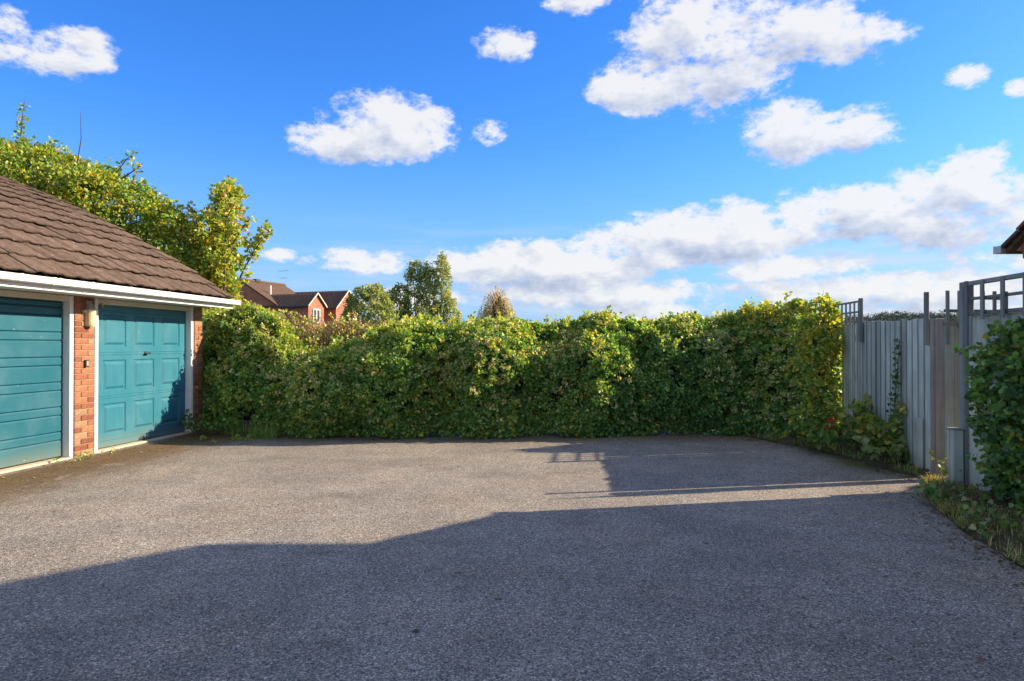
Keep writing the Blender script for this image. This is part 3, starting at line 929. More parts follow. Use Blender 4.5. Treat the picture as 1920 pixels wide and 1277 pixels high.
# tall panel with open trellis, running back towards the camera
PX, PY, _ = fdir(-1.06)
tp = thing('trellis_panel', 'tall slate-blue fence panel topped with open square trellis', 'fence panel', (PX, PY, 0), FA)
for i in range(15):
    MB().bbox(-.014, 0, -0.12 - i*0.13 + .002, -0.12 - (i-1)*0.13 - .002 - .13*0, 0.03, 1.70, .002).build('plank', FENCE, tp, loc=(rf_.uniform(-.002, .002), -0.02, 0))
for z in (0.35, 1.0, 1.58):
    MB().bbox(0.004, 0.045, -1.97, -0.02, z, z+.07).build('rail', FENCE, tp)
MB().bbox(-0.05, 0.04, -0.012, 0.08, -0.05, 2.03, .005).build('post', FENCE_DK, tp)
MB().bbox(-0.075, -0.051, -0.10, -0.055, 1.38, 2.03, .003).build('batten', FENCE_DK, tp)
MB().bbox(-0.062, -0.015, -1.97, -0.013, 1.985, 2.025).build('top_rail', FENCE_DK, tp)
MB().bbox(-0.05, -0.015, -1.97, -0.06, 1.70, 1.735).build('trellis_slat', FENCE_DK, tp)
for i in range(6):
    s = -0.36 - i*0.31
    MB().bbox(-0.083, -0.0625, s-.022, s+.022, 1.66, 2.022, .003).build('trellis_slat', FENCE_DK, tp)
MB().bbox(-0.048, -0.02, -1.97, -0.06, 1.845, 1.872).build('trellis_slat', FENCE_DK, tp)

spur = MB().bbox(-0.05, 0.05, -0.06, 0.06, -0.05, 0.60, .008).build('concrete_spur', FENCE, None)
spur.location = fdir(-1.02, -0.11); spur.rotation_euler = (0, 0, FA)
tag(spur, 'short square blue-grey stub post beside the open gate', 'post')
MB().bbox(-0.055, 0.055, -0.065, 0.065, 0.601, 0.615, .003).build('cap', FENCE_DK, spur)

# ================================================================== BRICK OUTBUILDING AND HOUSE ON THE RIGHT
def corr_roof(m, p00, p01, p10, p11, waves, amp, thick=0.04, steps=0):
    """corrugated roof slope: p0* eave ends, p1* ridge ends"""
    p00, p01, p10, p11 = map(Vector, (p00, p01, p10, p11))
    nrm = (p01-p00).cross(p10-p00).normalized()
    if nrm.z < 0: nrm = -nrm
    n = waves*4
    vs, fs = [], []
    for i in range(n+1):
        f = i/n
        h = amp*max(0.0, math.sin(2*math.pi*i/4 + .6))
        a = p00.lerp(p01, f); b = p10.lerp(p11, f)
        vs += [a + nrm*h, b + nrm*h, a - nrm*thick, b - nrm*thick]
    for i in range(n):
        o = i*4
        fs += [(o, o+4, o+5, o+1), (o+2, o+3, o+7, o+6), (o, o+2, o+6, o+4), (o+1, o+5, o+7, o+3)]
    fs += [(0, 1, 3, 2), (n*4, n*4+2, n*4+3, n*4+1)]
    m.add(vs, fs)
OB = thing('brick_outbuilding', 'brick building with gutter stub and steep tiled verge above the trellis', 'building', (4.90, 6.43, 0.165))
# local: gable in the plane x = 0 facing the yard, eave on the far side (+y)
PT = math.tan(R(32.6))
half = 2.75
ez = 2.27
MB().prism([(0, -.25), (0, ez-.02), (-half+.0, ez-.02 + half*PT), (-2*half, ez-.02), (-2*half, -.25)], 0.0, 3.1, 'x').build('wall', BRICKWALL, OB)
cw = OB.children[0]
for k, (ext, zz) in enumerate(((0.03, 2.005), (0.105, 2.082), (0.125, 2.160))):
    for (a, b) in ((-.20, ext), (-.43, -.206)):
        MB().bbox(-0.012, 0.2, a, b, zz, zz+0.072, .006).build('brick', BRICK_DARK, cw)
MB().prism([(0.10, 2.236), (0.02, 2.36), (-.3, 2.36+.2), (-.3, 2.236)], -0.010, 0.2, 'x').build('kneeler', BRICK_DARK, cw)
r1 = MB()
EV = 0.24
def rz(y): return ez + 0.03 + (-y)*PT
r1.prism([(EV, rz(EV)), (EV, rz(EV)+.05), (-half, rz(-half)+.05), (-half, rz(-half))], -0.07, 3.1, 'x')
r1.prism([(-half, rz(-half)), (-half, rz(-half)+.05), (-2*half-EV, rz(EV)+.05), (-2*half-EV, rz(EV))], -0.07, 3.1, 'x')
oro = r1.build('roof', TILE_FAR, OB)
TV = MB().prism([(0, 0), (0, .028), (-.30, .028), (-.30, 0)], -0.03, 0.33, 'x').mesh('tile', TILE)
for c in range(11):
    y = EV + 0.03 - c*0.235
    for j in range(3):
        link('tile', TV, oro, (-0.085 + j*0.362, y, rz(y) + .058 + rb.uniform(0, .006)), (math.atan(PT)*-1 + 0.06 + rb.uniform(-.01, .01), 0, rb.uniform(-.01, .01)))
g2 = MB()
g2.prism([(.245, 2.225), (.245, 2.17), (.27, 2.155), (.33, 2.155), (.352, 2.17), (.36, 2.235), (.352, 2.235), (.343, 2.176), (.328, 2.163), (.272, 2.163), (.253, 2.174), (.253, 2.225)], -0.11, 3.1, 'x')
g2o = g2.build('gutter', GREY_PLASTIC, OB)
MB().box(-0.116, -0.1105, .246, .352, 2.157, 2.228).build('stop_end', simple('dull_white_plastic', (0.50, 0.50, 0.49), .5, .1), g2o)
MB().box(0.0, 3.1, .125, .24, 2.17, 2.24).build('fascia', GREY_PLASTIC, OB)

HO = thing('brick_house', 'two-storey brick house behind the outbuilding, its shadow on the yard', 'house', (8.0, 6.66, 0))
hh = 4.0
MB().prism([(0, -.05), (0, 4.9), (-hh, 4.9 + hh*PT), (-2*hh, 4.9), (-2*hh, -.05)], 0.0, 9, 'x').build('wall', BRICKWALL, HO)
m = MB()
def rz2(y): return 4.93 - y*PT
m.prism([(.21, rz2(.21)), (.21, rz2(.21)+.09), (-hh, rz2(-hh)+.09), (-hh, rz2(-hh))], -0.1, 9.1, 'x')
m.prism([(-hh, rz2(-hh)), (-hh, rz2(-hh)+.09), (-2*hh-.21, rz2(.21)+.09), (-2*hh-.21, rz2(.21))], -0.1, 9.1, 'x')
m.build('roof', TILE_FAR, HO)
GLASS = simple('window_glass', (0.03, 0.04, 0.05), 0.05, 0.05, 3, 0.6, bmp=0)
for (y, z) in ((-2.6, 3.3), (-5.4, 3.3)):
    w = MB().box(-0.04, 0.03, y-.6, y+.6, z-.6, z+.6).build('window', WHITE, HO)
    MB().box(-0.045, -0.041, y-.53, y-.03, z-.53, z+.53).build('pane', GLASS, w)
    MB().box(-0.045, -0.041, y+.03, y+.53, z-.53, z+.53).build('pane', GLASS, w)

# ================================================================== FAR HOUSE
FH = thing('brick_bungalow', 'distant red brick house with brown gabled roofs behind the hedge', 'house', (-13.76, 46.0, -0.02), R(-20))
E = 4.15
def gable_block(name, parent, x0, x1, y0, y1, ez, rz_, along, mat):
    """walls up to the eaves with a gable at each end; along = axis of the ridge"""
    m = MB()
    if along == 'x':
        ym = (y0+y1)/2
        m.prism([(y0, 0), (y0, ez), (ym, rz_), (y1, ez), (y1, 0)], x0, x1, 'x')
    else:
        xm = (x0+x1)/2
        m.prism([(x0, 0), (x0, ez), (xm, rz_), (x1, ez), (x1, 0)], y0, y1, 'y')
    return m.build(name, mat, parent)
gable_block('wall', FH, -8.8, -2.3, 0.0, 4.5, 4.0, 5.86, 'y', BRICKWALL_FAR)
gable_block('wall', FH, -3.6, 0.0, 0.05, 1.80, 4.12, 4.88, 'x', BRICKWALL_FAR)
gable_block('wall', FH, -5.0, 0.05, 3.17, 6.05, 4.12, 5.36, 'x', BRICKWALL_FAR)
m = MB()
corr_roof(m, (-2.05, -.12, 3.95), (-2.05, 4.62, 3.95), (-5.55, -.12, 6.0), (-5.55, 4.62, 6.0), 14, .02, .08)
corr_roof(m, (-9.05, -.12, 3.95), (-9.05, 4.62, 3.95), (-5.55, -.12, 6.0), (-5.55, 4.62, 6.0), 14, .02, .08)
r0 = m.build('roof', TILE_FAR, FH)
MB().tube([(-5.55, -.13, 6.03), (-5.55, 4.63, 6.03)], .10, 8).build('ridge', TILE_FAR, r0)
MB().tube([(-3.9, 1.0, 4.9), (-3.9, 1.0, 5.65)], .06, 8).build('flue', WHITE_PAINT, r0)
MB().bbox(-5.75, -5.4, 1.3, 1.75, 6.0, 6.2).build('vent', BLACK, r0)
a = MB().tube([(-5.5, 4.4, 6.0), (-5.5, 4.4, 7.15)], .02, 5)
for z, w in ((7.1, .45), (6.55, .28)):
    a.tube([(-5.5-w, 4.4, z), (-5.5+w, 4.4, z)], .015, 4)
    for i in range(5):
        xx = -5.5 - w + 2*w*i/4
        a.tube([(xx, 4.25, z), (xx, 4.55, z)], .008, 4)
a.build('aerial', STEEL, r0)
m = MB()
corr_roof(m, (-3.7, -.12, 4.08), (0.1, -.12, 4.08), (-3.7, .925, 4.99), (0.1, .925, 4.99), 13, .035, .05)
corr_roof(m, (-3.7, 1.97, 4.08), (0.1, 1.97, 4.08), (-3.7, .925, 4.99), (0.1, .925, 4.99), 13, .035, .05)
rw1 = m.build('roof', TILE_FAR, FH)
m = MB()
corr_roof(m, (-5.1, 3.0, 4.06), (0.15, 3.0, 4.06), (-5.1, 4.61, 5.45), (0.15, 4.61, 5.45), 18, .04, .05)
corr_roof(m, (-5.1, 6.22, 4.06), (0.15, 6.22, 4.06), (-5.1, 4.61, 5.45), (0.15, 4.61, 5.45), 18, .04, .05)
rw2 = m.build('roof', TILE_FAR, FH)
for rr, y0, ym, y1, x, z0, z1 in ((rw1, -.12, .925, 1.97, .13, 4.03, 4.95), (rw2, 3.0, 4.61, 6.22, .18, 4.0, 5.41)):
    for (ya, yb) in ((y0, ym), (y1, ym)):
        MB().prism([(ya, z0), (yb, z1), (yb, z1+.11), (ya, z0+.11)], x, x+.04, 'x').build('bargeboard', CREAM_PAINT, rr)
for (ya, yb, za, zb, x) in ((.52, 1.30, 3.0, 3.92, 0.0), (4.25, 5.05, 3.0, 3.92, .05)):
    w = MB().box(x+.002, x+.06, ya, yb, za, zb).build('window', WHITE, FH)
    n = 2
    for i in range(n):
        c0 = ya + .07 + i*(yb-ya-.06)/n; c1 = c0 + (yb-ya-.06)/n - .08
        MB().box(x+.0605, x+.066, c0, c1, za+.08, zb-.08).build('pane', GLASS, w)
    MB().box(x+.002, x+.11, ya-.06, yb+.06, za-.07, za-.005).build('sill', WHITE, w)
MB().tube([(-2.15, -.16, 3.98), (-.05, -.16, 4.05)], .06, 6).build('gutter', BLACK, FH)

# ================================================================== PLANTS
G_DARK = (0.080, 0.185, 0.062); G_MID = (0.140, 0.300, 0.085); G_LT = (0.235, 0.400, 0.095)
Y_GRN = (0.38, 0.45, 0.075); YEL = (0.50, 0.41, 0.07); BUFF = (0.60, 0.55, 0.30); PINKB = (0.52, 0.40, 0.28); ORNG = (0.42, 0.21, 0.05)

# ---- the long hedge across the end of the yard
CON = [(0.10, 0.03), (0.00, .13), (-.06, .30), (-.03, .48), (.08, .64), (.24, .78), (.46, .90), (.74, .98), (1.05, 1.0), (1.45, .93)]
def interp(tab, x):
    if x <= tab[0][0]: return tab[0][1]
    for (a, b) in zip(tab[:-1], tab[1:]):
        if x <= b[0]:
            f = (x-a[0])/(b[0]-a[0]); return a[1]*(1-f)+b[1]*f
    return tab[-1][1]
BASE = [(-6.0, 12.2), (-5.3, 11.85), (-4.9, 11.5), (-4.4, 11.10), (-3.9, 10.76), (-3.1, 10.40), (-1.5, 10.38), (0, 10.50), (1.5, 10.70), (2.8, 10.82), (3.6, 10.86), (4.1, 10.55), (4.6, 10.25), (5.0, 10.2)]
HGT = [(-6, 2.01), (-5.3, 2.04), (-4.6, 2.02), (-4.1, 1.92), (-3.8, 1.72), (-3.55, 1.39), (-3.3, 1.29), (-2.95, 1.30), (-2.6, 1.47), (-2.25, 1.66), (-1.5, 1.72), (0, 1.80), (1.4, 1.82), (2.3, 1.88), (3, 1.86), (3.5, 1.84), (3.9, 1.96), (4.3, 2.05), (4.6, 2.12), (4.82, 2.02), (5.0, 1.80)]
def contour(f):
    f *= len(CON)-1; i = min(int(f), len(CON)-2); f -= i
    return (CON[i][0]*(1-f)+CON[i+1][0]*f, CON[i][1]*(1-f)+CON[i+1][1]*f)
def hedge_pt(x, f, off=0.0):
    b, h = interp(BASE, x), interp(HGT, x)
    d0, z0 = contour(f); d1, z1 = contour(min(1, f+.02)); dm, zm = contour(max(0, f-.02))
    t = Vector((0, d1-dm, (z1-zm)*h)).normalized()
    n = Vector((0, -t.z, t.y))
    e = 0.5
    slope = (interp(BASE, x+.2)-interp(BASE, x-.2))/.4
    n = Vector((slope*abs(n.y)*1.0, n.y, n.z)).normalized()
    bl = 0.26*noise.noise((x*0.9, f*2.4, 1.7)) + 0.20*noise.noise((x*2.3, f*5.5, 7.1)) + 0.05*noise.noise((x*6, f*14, 2.2))
    # a fold of growth that hangs forward left of the middle, and hollows at its sides
    bl *= 1 - .55*min(1, max(0, (f-.55)/.25))              # the top is clipped more level than the face
    fm = math.exp(-((f-.42)/.26)**2)
    bl += fm*(0.34*math.exp(-((x+.35)/.5)**2) + 0.22*math.exp(-((x+1.75)/.42)**2) + 0.20*math.exp(-((x+3.1)/.40)**2) + 0.20*math.exp(-((x-1.45)/.40)**2) + 0.16*math.exp(-((x-2.7)/.35)**2))
    bl -= 0.12*math.exp(-((x-.55)/.3)**2) + 0.10*math.exp(-((x+1.05)/.22)**2) + 0.08*math.exp(-((x+2.4)/.25)**2)
    p = Vector((x, b + d0, z0*h)) + n*(bl + off)
    p.z = max(p.z, 0.02)
    return p, n
def make_hedge(x0, x1, seed, per_m2, label, name, pal, pal2, frac2, category='hedge', size=(.028, .072), lo_hollow=False):
    rng = np.random.default_rng(seed); rr = random.Random(seed)
    root = thing(name, label, category, ((x0+x1)/2, interp(BASE, (x0+x1)/2)+.4, 0))
    inv = Vector(root.location)
    C, N2, fr = [], [], []
    n = int((x1-x0)*3.3*per_m2)
    for _ in range(n):
        x = rr.uniform(x0, x1)
        f = rr.random()**1.15
        off = -abs(rr.gauss(0, .085)) + (.05 if rr.random() < .2 else 0)
        p, nn = hedge_pt(x, f, off)
        if lo_hollow and -5.0 < x < -4.1 and p.z < .42 and rr.random() < .75: continue
        if p.z < .12 and rr.random() < .4: continue
        k = noise.noise((x*1.9, f*4.0, seed))
        if k < -.45 and rr.random() < .5: continue          # gaps in the growth
        C.append(p - inv); N2.append(nn)
        fr.append(frac2(x, f, p.z))
    for _ in range(int((x1-x0)*46)):                      # skirt of low shoots along the foot
        x = rr.uniform(x0, x1); p, nn = hedge_pt(x, rr.uniform(.02, .13), rr.uniform(-.06, .05))
        if lo_hollow and -5.0 < x < -4.1: continue
        p.z = rr.uniform(.06, .26); C.append(p - inv); N2.append(nn); fr.append(.1)
    C, N2 = np.array(C), np.array(N2)
    data = clumps(rng, C, N2, 46, .12, size, pal, pals=(np.array(fr), pal2))
    # longer shoots that stand out of the outline
    S, SN = [], []
    tw = MB()
    for _ in range(int((x1-x0)*9)):
        x = rr.uniform(x0, x1); f = rr.uniform(.45, .85)
        p, nn = hedge_pt(x, f, 0)
        d = (nn*.5 + Vector((rr.gauss(0, .5), rr.gauss(0, .3), 1.0))).normalized()
        L = rr.uniform(.06, .22)
        tw.tube([p - inv - d*.1, p - inv + d*L*.6, p - inv + d*L], [.004, .003, .0015], 4, cap=False)
        for k in range(6):
            S.append(p - inv + d*L*(.2+.16*k)); SN.append(d)
    d2 = clumps(rng, np.array(S), np.array(SN), 3, .045, size, [(3, Y_GRN), (2, G_LT), (1, YEL)], droop=0)
    # pale seed heads
    B, BN = [], []
    for _ in range(int((x1-x0)*95)):
        x = rr.uniform(x0, x1); f = min(.95, max(.12, rr.gauss(.46, .18)))
        if noise.noise((x*1.3, f*3.0, seed+4.0)) < -.05: continue
        p, nn = hedge_pt(x, f, .05)
        B.append(p - inv); BN.append(nn)
    d3 = clumps(rng, np.array(B), np.array(BN), 20, .055, (.026, .046), [(3, BUFF), (2.4, (.40, .46, .16)), (.7, PINKB)])
    foliage('leaves', cat(data, d2, d3), LEAF, root, T5)
    tw.build('shoots', TWIG, root)['kind'] = 'stuff'
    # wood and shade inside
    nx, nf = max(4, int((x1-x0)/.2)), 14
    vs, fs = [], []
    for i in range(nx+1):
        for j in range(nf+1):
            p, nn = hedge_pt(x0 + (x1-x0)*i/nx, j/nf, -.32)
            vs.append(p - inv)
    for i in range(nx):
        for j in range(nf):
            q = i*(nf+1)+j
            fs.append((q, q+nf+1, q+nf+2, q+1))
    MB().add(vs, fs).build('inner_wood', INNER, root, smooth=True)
    return root

PAL_L = [(3.4, G_MID), (2.6, G_LT), (1.5, G_DARK), (1.1, Y_GRN), (.10, YEL), (.25, BUFF)]
def fr_left(x, f, z): return .15 + .65*min(1, max(0, (f-.52)*3.0)) + .2*(noise.noise((x*1.4, f*3, 9.0)) > .15)
def fr_mid(x, f, z): return .12 + .6*min(1, max(0, (f-.55)*3.0)) + .25*(noise.noise((x*1.2, f*3, 12.0)) > .12)
def fr_right(x, f, z): return .06 + .6*min(1, max(0, (f-.55)*3.0))
PAL_Y = [(2.6, Y_GRN), (2.0, G_LT), (.45, YEL), (.4, BUFF), (.05, ORNG)]
make_hedge(-5.85, -2.15, 21, 130, 'leafy hedge section beside the garage, dipping below bare twigs', 'hedge', PAL_L, PAL_Y, fr_left, lo_hollow=True)
make_hedge(-2.45, 1.4, 22, 130, 'long middle hedge section dotted with pale seed heads', 'hedge', PAL_L, PAL_Y, fr_mid)
make_hedge(1.1, 3.75, 23, 130, 'dark green hedge section shaded by the fence', 'hedge', [(3, G_MID), (2.2, G_DARK), (2.0, G_LT), (.6, Y_GRN)], PAL_Y, fr_right)
make_hedge(3.55, 4.98, 24, 105, 'tall climber heaped over the fence end and trellis', 'climbing plant', PAL_L, [(2, Y_GRN), (2, YEL), (1.5, G_LT)], lambda x, f, z: .1 + .75*min(1, max(0, (f-.45)*2.6)), 'climber', (.034, .082))

# ---- half-bare clipped hedge behind the dip
rr = random.Random(31); rng = np.random.default_rng(31)
tw_h = thing('twiggy_hedge', 'clipped hedge of brown bare twigs showing above the dip', 'hedge', (-3.1, 12.3, 0))
tw = MB(); S, SN = [], []
for _ in range(900):
    x = rr.uniform(-1.25, 1.35); y = rr.uniform(-.5, .45)
    z1 = 1.70 + .16*rr.random() + .10*max(0, -x)
    p = Vector((x, y, rr.uniform(.5, 1.25))); d = Vector((rr.gauss(0, .5), rr.gauss(0, .4), 1)).normalized()
    path = [p]
    while path[-1].z < z1 and len(path) < 12:
        d = (d + Vector((rr.gauss(0, .33), rr.gauss(0, .3), .12))).normalized()
        path.append(path[-1] + d*.11)
    r0_ = rr.uniform(.005, .011)
    tw.tube(path, [r0_*(1-.75*i/len(path)) for i in range(len(path))], 4, cap=False)
    for q in path[2:]:
        if rr.random() < .10: S.append(q); SN.append(d)
tw.build('twigs', TWIG, tw_h)['kind'] = 'stuff'
foliage('leaves', clumps(rng, np.array(S), np.array(SN), 7, .07, (.04, .07), [(2, Y_GRN), (1, BUFF), (1, G_LT), (1, PINKB)]), LEAF, tw_h)
# ---- trees
def grow(rr, mb, p, d, L, r, depth, tips, spread=.55, up=.25, seg=4, kids=(2, 4), droop=0.0):
    path, rads = [p.copy()], [r]
    for i in range(seg):
        d = (d + Vector((rr.gauss(0, .13), rr.gauss(0, .13), up*.25 - droop*.3))).normalized()
        path.append(path[-1] + d*L/seg); rads.append(r*(1-.5*(i+1)/seg))
    mb.tube(path, rads, 5 if r < .03 else 7, cap=False)
    if depth == 0:
        for i, q in enumerate(path[1:]): tips.append((q, d.copy()))
        return
    if depth == 1:
        for q in path[2:]: tips.append((q, d.copy()))
    for k in range(rr.randint(*kids)):
        i = rr.randint(1, seg)
        a = rr.uniform(0, 2*math.pi)
        s = Vector((math.cos(a), math.sin(a), 0))
        nd = (d*(1-spread*.5) + s*spread + Vector((0, 0, up))).normalized()
        grow(rr, mb, path[i], nd, L*rr.uniform(.5, .75), rads[i]*.6, depth-1, tips, spread, up, seg, kids, droop)
    grow(rr, mb, path[-1], d, L*.6, rads[-1]*.8, depth-1, tips, spread, up, seg, kids, droop)

# yellowing tree by the garage
rr = random.Random(8); rng = np.random.default_rng(8)
TR = thing('young_tree', 'slender yellow-green young tree turning orange beside the garage roof', 'tree', (-6.12, 14.2, 0))
kept, C, N2 = [], [], []
def env(x): return 4.95 - 1.35*abs(x-.2)**1.15 if x > -.2 else 4.2 - .4*abs(x+.2)     # outline of the crown
for k in range(17):                                   # upright limbs from a low fork
    a = 2*math.pi*k/17 + rr.uniform(-.3, .3); ln = rr.uniform(.08, .44)
    p = Vector((0, 0, .2)); d = Vector((math.cos(a)*ln + .05, math.sin(a)*ln*.8, 1)).normalized()
    path = [p]
    while path[-1].z < env(path[-1].x) - .25 and len(path) < 40:
        d = (d + Vector((rr.gauss(0, .035), rr.gauss(0, .035), .05))).normalized()
        if k % 3 == 0 and path[-1].z > 2.1: d = (d + Vector((.085, 0, 0))).normalized()
        path.append(path[-1] + d*.16)
    if any(q.x > .34 and q.z < 2.3 for q in path): continue
    n = len(path); kept.append((path, [.042*(1-.9*i/n)+.003 for i in range(n)]))
    for i in range(8, n):
        C.append(path[i]); N2.append(d)
        if rr.random() < .8:                          # side shoots, pointing up
            b_ = rr.uniform(0, 2*math.pi)
            e = Vector((math.cos(b_)*.75, math.sin(b_)*.6, rr.uniform(.5, 1.0))).normalized()
            L = rr.uniform(.25, .75)*(1.1 - .6*i/n)
            q = [path[i] + e*L*t_ + Vector((0, 0, .12*L*t_*t_)) for t_ in (0, .33, .66, 1)]
            if q[-1].z > env(q[-1].x) + .1: continue
            kept.append((q, [.010, .008, .006, .003]))
            for w_ in (.35, .55, .75, .9, 1.0): C.append(path[i] + e*L*w_ + Vector((0, 0, .12*L*w_*w_))); N2.append(e)
keep = [i for i, p in enumerate(C) if p.x < .05 or p.z > 2.15 + 1.3*(p.x-.05)]
kept = [k for k in kept if k[0][-1].x < .05 or k[0][-1].z > 2.15 + 1.3*(k[0][-1].x-.05)]
C = np.array([C[i] for i in keep]); N2 = np.array([N2[i] for i in keep])
mb = MB()
for p_, r_ in kept: mb.tube(p_, r_, 5, cap=False)
mb.build('trunk', BARK, TR)
foliage('crown', clumps(rng, C, N2, 11, .12, (.045, .095), [(3, (.38, .44, .08)), (2.4, (.26, .37, .07)), (.8, YEL), (.15, ORNG), (.9, G_LT)], pals=(.10, [(1, ORNG), (3, YEL)])), LEAF, TR, T8)

# big shrub behind the garage roof
def shrub(label, name, loc, lobes, seed, dens, size, pal, pal2, fr2, per=26, rad=.2, category='shrub', leaf=LEAF, tmpl=T5, sprigs=(), stems=4):
    rng = np.random.default_rng(seed); rr = random.Random(seed)
    root = thing(name, label, category, loc)
    C, N2 = [], []
    for (cx, cy, cz, rx, ry, rz_) in lobes:
        n = int(dens*(rx*ry + rx*rz_ + ry*rz_)*4.2)
        for _ in range(n):
            u = Vector((rr.gauss(0, 1), rr.gauss(0, 1), rr.gauss(0, 1))).normalized()
            k = 1 + .22*noise.noise((u.x*2.2+cx, u.y*2.2+cy, u.z*2.2+seed)) + .12*noise.noise((u.x*6+cx, u.y*6, u.z*6+seed))
            k -= abs(rr.gauss(0, .10))
            p = Vector((cx+u.x*rx*k, cy+u.y*ry*k, cz+u.z*rz_*k))
            if p.z < .05: continue
            if noise.noise((p.x*1.7, p.y*1.7, p.z*1.7)) < -.34 and rr.random() < .8: continue
            inside = False
            for (ax, ay, az_, bx, by, bz) in lobes:
                if (ax, ay, az_) == (cx, cy, cz): continue
                if ((p.x-ax)/bx)**2 + ((p.y-ay)/by)**2 + ((p.z-az_)/bz)**2 < .55: inside = True; break
            if inside: continue
            C.append(p); N2.append(Vector((u.x/rx, u.y/ry, u.z/rz_)).normalized())
    C, N2 = np.array(C), np.array(N2)
    data = clumps(rng, C, N2, per, rad, size, pal, pals=(fr2, pal2))
    mb = MB()
    S, SN = [], []
    for path, leafy in sprigs:
        path = [Vector(p) for p in path]
        mb.tube(path, [.022*(1-.8*i/(len(path)-1)) for i in range(len(path))], 5, cap=False)
        if leafy:
            for a, b in zip(path[:-1], path[1:]):
                for k in range(7):
                    q = a.lerp(b, k/7)
                    if leafy > rr.random(): S.append(q); SN.append((b-a).normalized())
    if S:
        d2 = clumps(rng, np.array(S), np.array(SN), 9, .10, (size[0], size[1]*1.05), pal, droop=0)
        data = cat(data, d2)
    for k in range(stems):
        c = lobes[k % len(lobes)]
        mb.tube([(c[0]*.6, c[1]*.6, 0), (c[0]*.8+rr.uniform(-.1, .1), c[1]*.8, c[2]*.6), (c[0], c[1], c[2]+c[5]*.5)], [.07, .05, .015], 6, cap=False)
    mb.build('stems', BARK, root)['kind'] = 'stuff'
    foliage('foliage', data, leaf, root, tmpl)
    return root

shrub('large dense green shrub rising behind the garage roof', 'shrub', (-8.3, 14.0, 0),
      [(-3.0, .5, 3.6, 2.0, 1.3, 1.95), (-1.6, 0, 3.95, 1.5, 1.2, 1.50), (-.3, 0, 3.55, 1.5, 1.1, 1.45), (.75, .1, 3.05, 1.25, 1.0, 1.3), (1.55, 0.1, 2.3, 1.0, .9, 1.15), (-4.5, .5, 3.6, 1.6, 1.2, 1.9)],
      41, 60, (.045, .10), [(3, (.19, .32, .055)), (2.4, (.31, .39, .06)), (1.4, (.10, .20, .05)), (.5, YEL)], [(2.4, Y_GRN), (.8, YEL), (.2, ORNG)], .26, 24, .20,
      sprigs=[([(-2.1, 0, 4.75), (-2.35, 0, 5.35), (-2.55, 0, 5.85), (-2.75, 0, 6.40)], .9), ([(-1.85, 0, 4.85), (-1.8, 0, 5.45), (-1.78, 0, 5.95), (-1.72, 0, 6.45)], .75),
              ([(-.75, 0, 4.55), (-.65, 0, 5.05), (-.55, 0, 5.65), (-.57, 0, 6.20)], .06), ([(-.6, 0, 4.45), (-.68, 0, 5.05), (-.75, 0, 5.30)], .8),
              ([(-.2, 0, 4.35), (.1, 0, 4.85), (.35, 0, 5.20), (.55, 0, 5.40)], .55), ([(-.1, 0, 4.35), (.3, 0, 4.85), (.6, 0, 5.05), (.72, 0, 5.15)], .4),
              ([(-1.3, 0, 4.85), (-1.2, 0, 5.35), (-1.1, 0, 5.65)], .8), ([(-2.9, 0, 4.85), (-3.1, 0, 5.45), (-3.3, 0, 5.75)], .9), ([(-2.4, 0, 4.85), (-2.2, 0, 5.45), (-2.3, 0, 5.70)], .8)])

shrub('yellow-green climber sprays hanging over the end trellis', 'climbing_spray', (4.70, 9.80, 0),
      [(-.14, .30, 1.82, .24, .28, .28), (-.20, .20, 1.45, .24, .34, .40), (-.28, .25, .85, .26, .36, .55), (-.30, .25, .35, .28, .38, .35)],
      44, 120, (.034, .078), [(2, Y_GRN), (2, G_LT), (1.4, G_MID), (.9, YEL)], [(2, YEL), (1, Y_GRN)], .3, 22, .10, 'climber', stems=2)
# distant trees above the hedge
FARP = [(3, (.20, .28, .12)), (2.4, (.29, .36, .15)), (1.0, (.12, .19, .09)), (.8, (.40, .42, .17))]
FARP2 = [(2, (.40, .42, .20)), (1, (.32, .35, .16))]
shrub('rounded dark green tree next to the distant brick house', 'round_tree', (-8.4, 40, 0), [(0, 0, 3.0, 1.35, 1.2, 1.9), (.55, -.3, 2.3, 1.0, 1.0, 1.5), (-.7, .2, 2.5, .9, .9, 1.6), (.3, 0, 3.9, .8, .8, .85)],
      51, 22, (.08, .16), FARP, FARP2, .2, 18, .26, 'tree', LEAF_FAR)
shrub('small dark tree between the rounded tree and the tall spires', 'small_tree', (-7.0, 41.5, 0), [(0, 0, 3.2, .75, .7, 1.7), (.2, 0, 4.3, .5, .5, .8)], 52, 22, (.08, .15), [(3, (.13, .20, .09)), (1, (.2, .28, .12))], FARP2, .1, 18, .24, 'tree', LEAF_FAR)
shrub('tall multi-spired poplar standing above the hedge', 'poplar_tree', (-5.1, 42, 0),
      [(-.95, 0, 3.8, .55, .6, 2.9), (-.42, .2, 3.6, .42, .5, 2.85), (.02, 0, 3.6, .45, .5, 2.9), (.75, .1, 3.9, .55, .6, 3.05), (1.1, 0, 2.8, .75, .7, 1.7), (-.2, -.4, 2.4, 1.3, .8, 1.6), (1.5, .2, 1.9, .6, .6, 1.1)],
      53, 26, (.075, .15), FARP, FARP2, .3, 16, .22, 'tree', LEAF_FAR)
shrub('low shrub with loose shoots right of the tall poplar', 'low_shrub', (-3.3, 43, 0), [(0, 0, 1.5, 1.0, .8, 1.1), (.8, 0, 1.3, .6, .6, .9)], 54, 16, (.12, .22), FARP, [(1, ORNG)], .2, 14, .24, 'shrub', LEAF_FAR,
      sprigs=[([(.5, 0, 1.9), (.6, 0, 2.6), (.7, 0, 3.3)], .5)])

